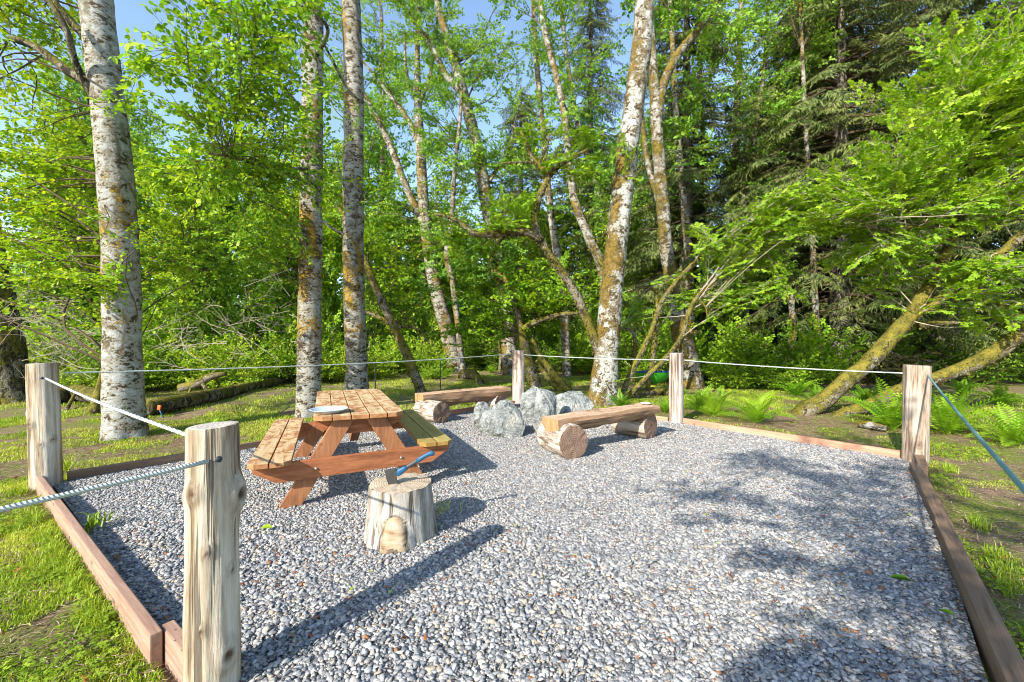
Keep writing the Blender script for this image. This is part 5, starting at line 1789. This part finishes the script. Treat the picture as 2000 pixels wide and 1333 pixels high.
for (x, y, v, s) in spots:
    o = vars_[v] if v not in cnt else copy_tree(vars_[v])
    cnt[v] = 1
    o.location = (x, y, 0); o.rotation_euler = (0, 0, random.uniform(0, 6.28)); o.scale = (s, s, s * random.uniform(.92, 1.1))

# a belt of far woods closing the horizon
random.seed(77)
fo = Foliage()
for k in range(2600):
    a = random.uniform(-1.05, 1.05); rr = random.uniform(46, 74)
    c = Vector((math.sin(a) * rr, math.cos(a) * rr, random.random() ** 1.3 * (6.5 + 2.5 * vnoise(math.sin(a) * rr, math.cos(a) * rr, 9))))
    for q in range(3):
        th = random.uniform(0, 6.28)
        fo.spray(c + Vector((random.gauss(0, .8), random.gauss(0, .8), random.gauss(0, .6))), (math.cos(th), math.sin(th), random.uniform(-.3, .5)), random.uniform(2.5, 4.5), random.gauss(.35, .16))
o = fo.build('far_woods', 'alder_far', [M['under'], M['twig']], None, (0, 0, 0))
tag(o, 'far woods closing the horizon behind the clearing', None, None, 'stuff')

# ------------------------------------------------------------------ undergrowth
def put_copies(protos, pts, labels=None):
    used = set()
    for k, (x, y, v, s) in enumerate(pts):
        o = protos[v] if v not in used else copy_tree(protos[v])
        used.add(v)
        o.location = (x, y, gz(x, y)); o.rotation_euler = (0, 0, random.uniform(0, 6.28)); o.scale = (s, s, s * random.uniform(.85, 1.15))
        if labels and k < len(labels) and labels[k]: o['label'] = labels[k]


SG = 'bushes at the edge of the clearing'
SL = ['bright yellow-green bush with fine leaves at the clearing edge', 'rounded mid-green bush at the clearing edge', 'dark green shaded bush under the trees', 'tall loose bush of layered leaves under the trees']
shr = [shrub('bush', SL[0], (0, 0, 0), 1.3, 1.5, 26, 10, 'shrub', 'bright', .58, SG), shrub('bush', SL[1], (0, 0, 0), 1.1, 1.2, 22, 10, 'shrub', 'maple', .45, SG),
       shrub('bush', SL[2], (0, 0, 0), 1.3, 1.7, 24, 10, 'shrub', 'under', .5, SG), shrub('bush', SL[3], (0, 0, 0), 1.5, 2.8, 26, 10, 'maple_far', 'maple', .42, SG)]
pts = [(-12.4, 12.2, 0, 1.0), (-10.6, 12.4, 1, 1.1), (-9.6, 13.0, 0, .95), (-8.3, 12.6, 0, .9), (-10.4, 10.8, 0, .7), (-8.9, 14.8, 0, 1.2), (-7.4, 14.4, 1, 1.1), (-6.4, 15.2, 0, 1.0), (-7.8, 17, 3, 1.0), (-11.5, 14.6, 3, 1.05), (-14, 14.2, 3, 1.0), (-16, 14, 0, 1.2), (-5.6, 16.6, 0, 1.0),
       (-5.2, 18.6, 1, 1.1), (-4.2, 19.8, 0, 1.1), (-3.6, 18.4, 1, .8), (-2.3, 21.6, 2, 1.1), (-.9, 21.2, 2, 1.0), (.6, 20.4, 2, 1.1), (2.0, 19.6, 2, 1.0), (3.4, 18.6, 3, 1.0), (5.2, 17.2, 2, 1.1), (6.4, 18.2, 3, 1.1), (7.6, 16.0, 2, 1.0), (9.0, 16.8, 3, 1.0), (1.2, 22, 3, 1.2), (-1.6, 23, 3, 1.2), (3.6, 22, 3, 1.1),
       (10.4, 15.0, 2, 1.0), (6.6, 15.0, 1, .9), (8.4, 14.2, 2, .8), (12.5, 14.6, 2, 1.1), (15.4, 14.5, 2, 1.2), (18, 15, 2, 1.3), (-18, 16, 1, 1.4), (-20.5, 18, 3, 1.3), (-13.2, 16.6, 3, 1.2), (-10, 17.2, 3, 1.2), (-3.0, 16.2, 1, .5), (4.6, 15.2, 1, .6), (6.8, 13.2, 1, .8), (8.0, 12.4, 1, .7), (5.4, 14.0, 3, .75), (9.4, 13.4, 3, .75), (7.4, 14.2, 3, .9)]
put_copies(shr, pts)

# ------------------------------------------------------------------ ferns
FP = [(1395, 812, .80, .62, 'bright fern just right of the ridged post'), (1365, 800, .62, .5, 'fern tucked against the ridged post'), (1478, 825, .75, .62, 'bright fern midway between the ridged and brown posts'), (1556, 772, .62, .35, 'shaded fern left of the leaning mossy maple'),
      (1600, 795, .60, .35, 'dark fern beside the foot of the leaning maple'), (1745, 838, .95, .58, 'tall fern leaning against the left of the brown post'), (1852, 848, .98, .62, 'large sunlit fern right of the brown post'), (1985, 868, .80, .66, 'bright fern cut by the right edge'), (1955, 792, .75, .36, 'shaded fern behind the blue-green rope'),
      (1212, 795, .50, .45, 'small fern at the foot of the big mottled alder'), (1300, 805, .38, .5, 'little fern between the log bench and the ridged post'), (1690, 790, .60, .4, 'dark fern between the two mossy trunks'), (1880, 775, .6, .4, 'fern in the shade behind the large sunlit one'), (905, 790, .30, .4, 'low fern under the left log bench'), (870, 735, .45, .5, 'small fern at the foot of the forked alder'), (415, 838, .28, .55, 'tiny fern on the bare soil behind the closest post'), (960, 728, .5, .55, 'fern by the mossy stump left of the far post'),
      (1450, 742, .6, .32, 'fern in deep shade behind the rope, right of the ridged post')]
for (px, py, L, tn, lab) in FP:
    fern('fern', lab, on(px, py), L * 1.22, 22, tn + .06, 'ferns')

# ------------------------------------------------------------------ logs, stumps, debris
def fallen(name, label, cat, pts, radii, mat, ends=None, branches=()):
    org = Vector(pts[0]); rt = empty(name, org); tag(rt, label, cat)
    mb = MB(); mb.tube(pts, radii, 14, .12, rough=.14, nscale=4, seed=random.uniform(0, 30)); mb.build('trunk', M[mat], rt, org)
    for bp, br in branches:
        m2 = MB(); m2.tube(bp, br, 8, .1, rough=.16, nscale=6); m2.build('branch', M[mat], rt, org)
    return rt


def gp(px, py, z_): return G(px, py) + Vector((0, 0, z_))


fallen('fallen_log', 'long mossy fallen log on the grass behind the white tree', 'log', [gp(283, 812, .12), gp(345, 800, .14), gp(430, 780, .13), gp(500, 762, .12), gp(580, 742, .12), gp(640, 728, .1)], [.16, .16, .15, .14, .12, .09], 'darkbark')
fallen('cut_branch', 'sawn mossy branch lying in the bushes above the fallen log', 'log', [P(352, 758, 10.5), P(385, 750, 10.5), P(415, 735, 10.6), P(443, 730, 10.7)], [.105, .10, .085, .05], 'mossbark',
       None, [([P(375, 752, 10.5), P(365, 775, 10.3), P(335, 795, 10.1)], [.035, .028, .02]), ([P(395, 748, 10.5), P(405, 765, 10.4), P(418, 782, 10.3)], [.045, .04, .03])])
fallen('mossy_stump', 'small mossy root hump on the grass left of the far post', 'stump', [gp(905, 738, -.1), gp(905, 738, .12), gp(925, 744, .22), gp(940, 752, .05)], [.22, .20, .16, .10], 'mossbark')
fallen('mossy_stump', 'upright mossy stump in the sunlit grass behind the far post', 'stump', [gp(962, 722, -.1), gp(963, 722, .5), gp(967, 722, 1.1)], [.28, .20, .14], 'mossbark', None, [([gp(975, 726, -.1), gp(978, 726, .6), gp(974, 726, 1.4)], [.10, .08, .05]), ([gp(990, 728, 0), gp(985, 728, .25), gp(997, 726, .7)], [.10, .08, .05])])
fallen('dark_log', 'dark rotting log on the ground left of the ridged post', 'log', [gp(1240, 778, .08), gp(1275, 772, .1), gp(1310, 775, .08)], [.10, .11, .08], 'darkbark')
fallen('white_log', 'short pale log on the ground left of the brown post', 'log', [gp(1678, 834, .04), gp(1702, 838, .055), gp(1732, 843, .045)], [.05, .062, .04], 'pale2')
fallen('brush_log', 'brown log under the dead brush by the left corner post', 'log', [gp(96, 790, .15), gp(150, 784, .2), gp(215, 792, .12)], [.18, .2, .13], 'darkbark', None, [([gp(130, 800, 0), gp(160, 780, .35), gp(190, 770, .3)], [.04, .03, .02])])
fallen('leaning_root', 'ochre mossy root leaning against the white tree', 'log', [gp(183, 806, -.02), gp(192, 800, .35), gp(205, 800, .85), gp(213, 798, 1.15)], [.10, .075, .06, .03], 'mossbark')

mb = MB()
random.seed(31)
for k in range(150):
    px, py = random.choice([(70, 640), (110, 660), (150, 630), (60, 610), (140, 690), (110, 740), (450, 650), (520, 610), (380, 660)])
    c = P(px + random.gauss(0, 34), py + random.gauss(0, 34), random.uniform(9.8, 12.2))
    c.z = max(.1, c.z)
    a = random.uniform(0, 6.28); L = random.uniform(.5, 1.5)
    dv = Vector((math.cos(a), math.sin(a) * .6, random.gauss(.1, .45))) * L
    e0, e1 = c - dv / 2, c + dv / 2
    md = c + Vector((random.gauss(0, .08), random.gauss(0, .08), random.gauss(0, .10)))
    mb.tube([e0, md, e1], [.009, .006, .002], 4, .2, caps=False)
    for q in range(4):
        t = random.uniform(.25, .95); p0 = e0.lerp(md, t * 2) if t < .5 else md.lerp(e1, t * 2 - 1)
        p1 = p0 + dv * random.uniform(.15, .4) + Vector((random.gauss(0, .16), random.gauss(0, .16), random.gauss(.03, .16)))
        mb.tube([p0, p0.lerp(p1, .5) + Vector((0, 0, .02)), p1], [.0045, .003, .0015], 3, .2, caps=False)
o = mb.build('dead_brush', M['paletwig'])
tag(o, 'tangle of bare grey dead twigs among the left bushes', None, None, 'stuff')
mb = MB()
for k in range(46):
    c = P(1745 + random.gauss(0, 42), 712 + random.gauss(0, 14), 13.2 + random.gauss(0, .4)); c.z = max(.05, c.z)
    a = random.uniform(0, 6.28)
    dv = Vector((math.cos(a), math.sin(a), random.gauss(0, .4))) * random.uniform(.3, .9)
    mb.tube([c - dv / 2, c + Vector((0, 0, random.gauss(0, .1))), c + dv / 2], [.05, .045, .012], 6, .15, rough=.2, nscale=8)
o = mb.build('root_wad', M['darkbark'])
tag(o, 'tangled brown root mass of an upturned tree, right, in shade', 'roots')

# ------------------------------------------------------------------ hammock, stakes, small things
d = 11.3
def hammock():
    rt = empty('hammock', P(1272, 752, d)); tag(rt, 'green and navy hammock slung low between stems left of the ridged post', 'hammock')
    A, B_, C_ = P(1236, 726, d), P(1274, 752, d), P(1316, 724, d - .2)
    org = rt.location
    for nm, w0, w1, mat in (('cloth', -.3, .62, 'hgreen'), ('border', .62, 1.3, 'hnavy')):
        V, Q = [], []
        n, m = 22, 7
        for i in range(n + 1):
            t = i / n
            c = A * (1 - t) ** 2 + (B_ * 2 - (A + C_) / 2) * 2 * t * (1 - t) + C_ * t * t
            wd = .30 * math.sin(math.pi * (t * .92 + .04)) ** .7
            for j in range(m + 1):
                u_ = (w0 + (w1 - w0) * j / m) * 2 - 1
                V.append(tuple(c + Vector((0, u_ * wd, .16 * abs(u_) ** 1.7 * math.sin(math.pi * t) + .012 * noise.noise(Vector((t * 9, u_ * 4, 0))))) - org))
        for i in range(n):
            for j in range(m):
                k = i * (m + 1) + j; Q.append([k, k + 1, k + m + 2, k + m + 1])
        obj(nm, np_mesh(nm, V, [(Q, 0)], None, True), M[mat], rt)
    for p_, q_ in ((A, P(1222, 706, d)), (C_, P(1338, 705, d))):
        mb = MB(); mb.tube([p_, p_.lerp(q_, .5), q_], [.008] * 3, 5, .2); mb.build('cord', M['paletwig'], rt, org)


hammock()
for (px, y0, y1, lab) in ((733, 715, 768, 'dark thin metal stake on the grass right of the pale trunk'), (860, 705, 758, 'thin metal stake on the grass behind the left log bench')):
    g_ = G(px, y1); top = P(px, y0, g_.y)
    mb = MB(); mb.tube([g_ - Vector((0, 0, .2)), Vector((g_.x, g_.y, top.z))], [.017, .017], 6, .3)
    mb.tube([Vector((g_.x - .02, g_.y, top.z - .12)), Vector((g_.x + .04, g_.y, top.z - .12))], [.008, .008], 5, .05)
    o = mb.build('metal_stake', M['wire'], None, g_); o.location = g_
    tag(o, lab, 'stake', 'metal stakes on the grass')

g_ = on(312, 812)
rt = empty('marker_stake', g_); tag(rt, 'small marker with orange head and blue shaft right of the white tree', 'stake')
mb = MB(); mb.tube([g_ + Vector((.08, 0, -.02)), g_ + Vector((0, 0, .14))], [.012, .012], 8, .05); mb.build('shaft', M['blue'], rt, g_)
bm = bmesh.new(); add_box(bm, Vector((-.01, 0, .19)), (.06, .03, .09), Matrix.Rotation(.2, 3, 'Y'), .01); bm_obj('head', bm, M['orange'], rt)

# tuft of long grass at the foot of the left post, weeds through the gravel
def tuft(label, c, n, L, wd, tn, cat='grass tuft'):
    x = c.x + rng.normal(0, .05, n); y = c.y + rng.normal(0, .05, n)
    V, Q, T, t = blades(x, y, L, wd, np.clip(rng.normal(tn, .15, n), 0, 1), .7)
    o = obj('grass_tuft', np_mesh('grass_tuft', V - np.array([c.x, c.y, 0]), [(Q, 0), (T, 0)], {'tint': ('FLOAT', t)}), M['grassblade'])
    o.location = (c.x, c.y, .03)
    return tag(o, label, cat, 'tufts at the gravel edge')


tuft('tuft of long grass at the foot of the left corner post', G(122, 925), 46, .26, .005, .7)
tuft('low green weed growing beside the long left timber', G(180, 1042), 60, .10, .006, .35)
tuft('thin dry grass beside the foot of the stump', G(862, 1015), 22, .12, .003, .8)


def loose_leaf(label, c, L, wd, rz, tn):
    V, Q = leaf_quads('oval', L, wd)
    V = V * np.array([1, 1, 2.5])
    o = obj('fallen_leaf', np_mesh('fallen_leaf', V, [(Q, 0)], {'tint': ('FLOAT', np.full(len(V), tn))}, True), M['fern'])
    o.location = (c.x, c.y, .05); o.rotation_euler = (.12, -.1, rz)
    return tag(o, label, 'leaf', 'fresh leaves fallen on the gravel')


loose_leaf('pale green leaf on the gravel left of the stump', G(508, 1046), .085, .06, .3, 1.0)
loose_leaf('long dark green leaf on the gravel at the lower right', G(1738, 1145), .11, .03, -.25, .25)
loose_leaf('small green leaf on the sunlit gravel right of the log bench', G(1138, 1001 - 130), .07, .05, 1.2, .8)
loose_leaf('round green leaf by the right timber', G(1862, 1222), .06, .05, 1.9, .6)

# ------------------------------------------------------------------ tree behind the camera whose crown dapples the gravel and the right side
random.seed(5)
tb = Vector((-1.6, -7.5, 0))
LDIR = -sd


def caster(px, py, h):
    """crown place whose shade lands on the ground at px, py"""
    g_ = G(px, py); return g_ + sd * (h / sd.z)


cb = []
for (px, py, h, rx, rz_, nb, ns) in ((1500, 905, 6.2, .55, .4, 5, 4), (1660, 960, 6.4, .6, .4, 6, 4), (1440, 985, 5.6, .45, .35, 4, 3), (1720, 1060, 5.6, .5, .35, 6, 4), (1780, 930, 6.8, .5, .4, 4, 4), (1600, 1110, 5.2, .35, .3, 2, 3),
                                    (1760, 1310, 4.4, .32, .28, 6, 4), (1560, 1270, 4.6, .25, .2, 2, 3), (1830, 1150, 5.2, .4, .3, 4, 4), (1960, 1000, 6.4, .6, .5, 5, 4), (1950, 1200, 5.2, .5, .4, 5, 4), (1640, 860, 7.2, .5, .3, 4, 4)):
    h *= .66
    cb.append((caster(px, py, h), (rx * .85, rx * .85, rz_ * .8), nb + 1, ns + 1, .9, .5))
cc = caster(1640, 1020, 6.0)
tb = Vector((cc.x + 4.4, cc.y - 3.2, 0))
tree('shade_tree', 'broadleaf tree behind the viewer whose leaf shade dapples the gravel', 'tree', [tb, tb + Vector((.1, .1, 2.5)), tb + Vector((-.4, .3, 5)), tb + Vector((-1.2, .8, 7.5)), tb + Vector((-2, 1.5, 9))], [.2, .16, .13, .07, .03],
     [([tb + Vector((.3, .4, 3.6)), caster(1740, 1180, 4.6)], [.05, .02])], cb, 'alder', 'alder', 'alderbark')
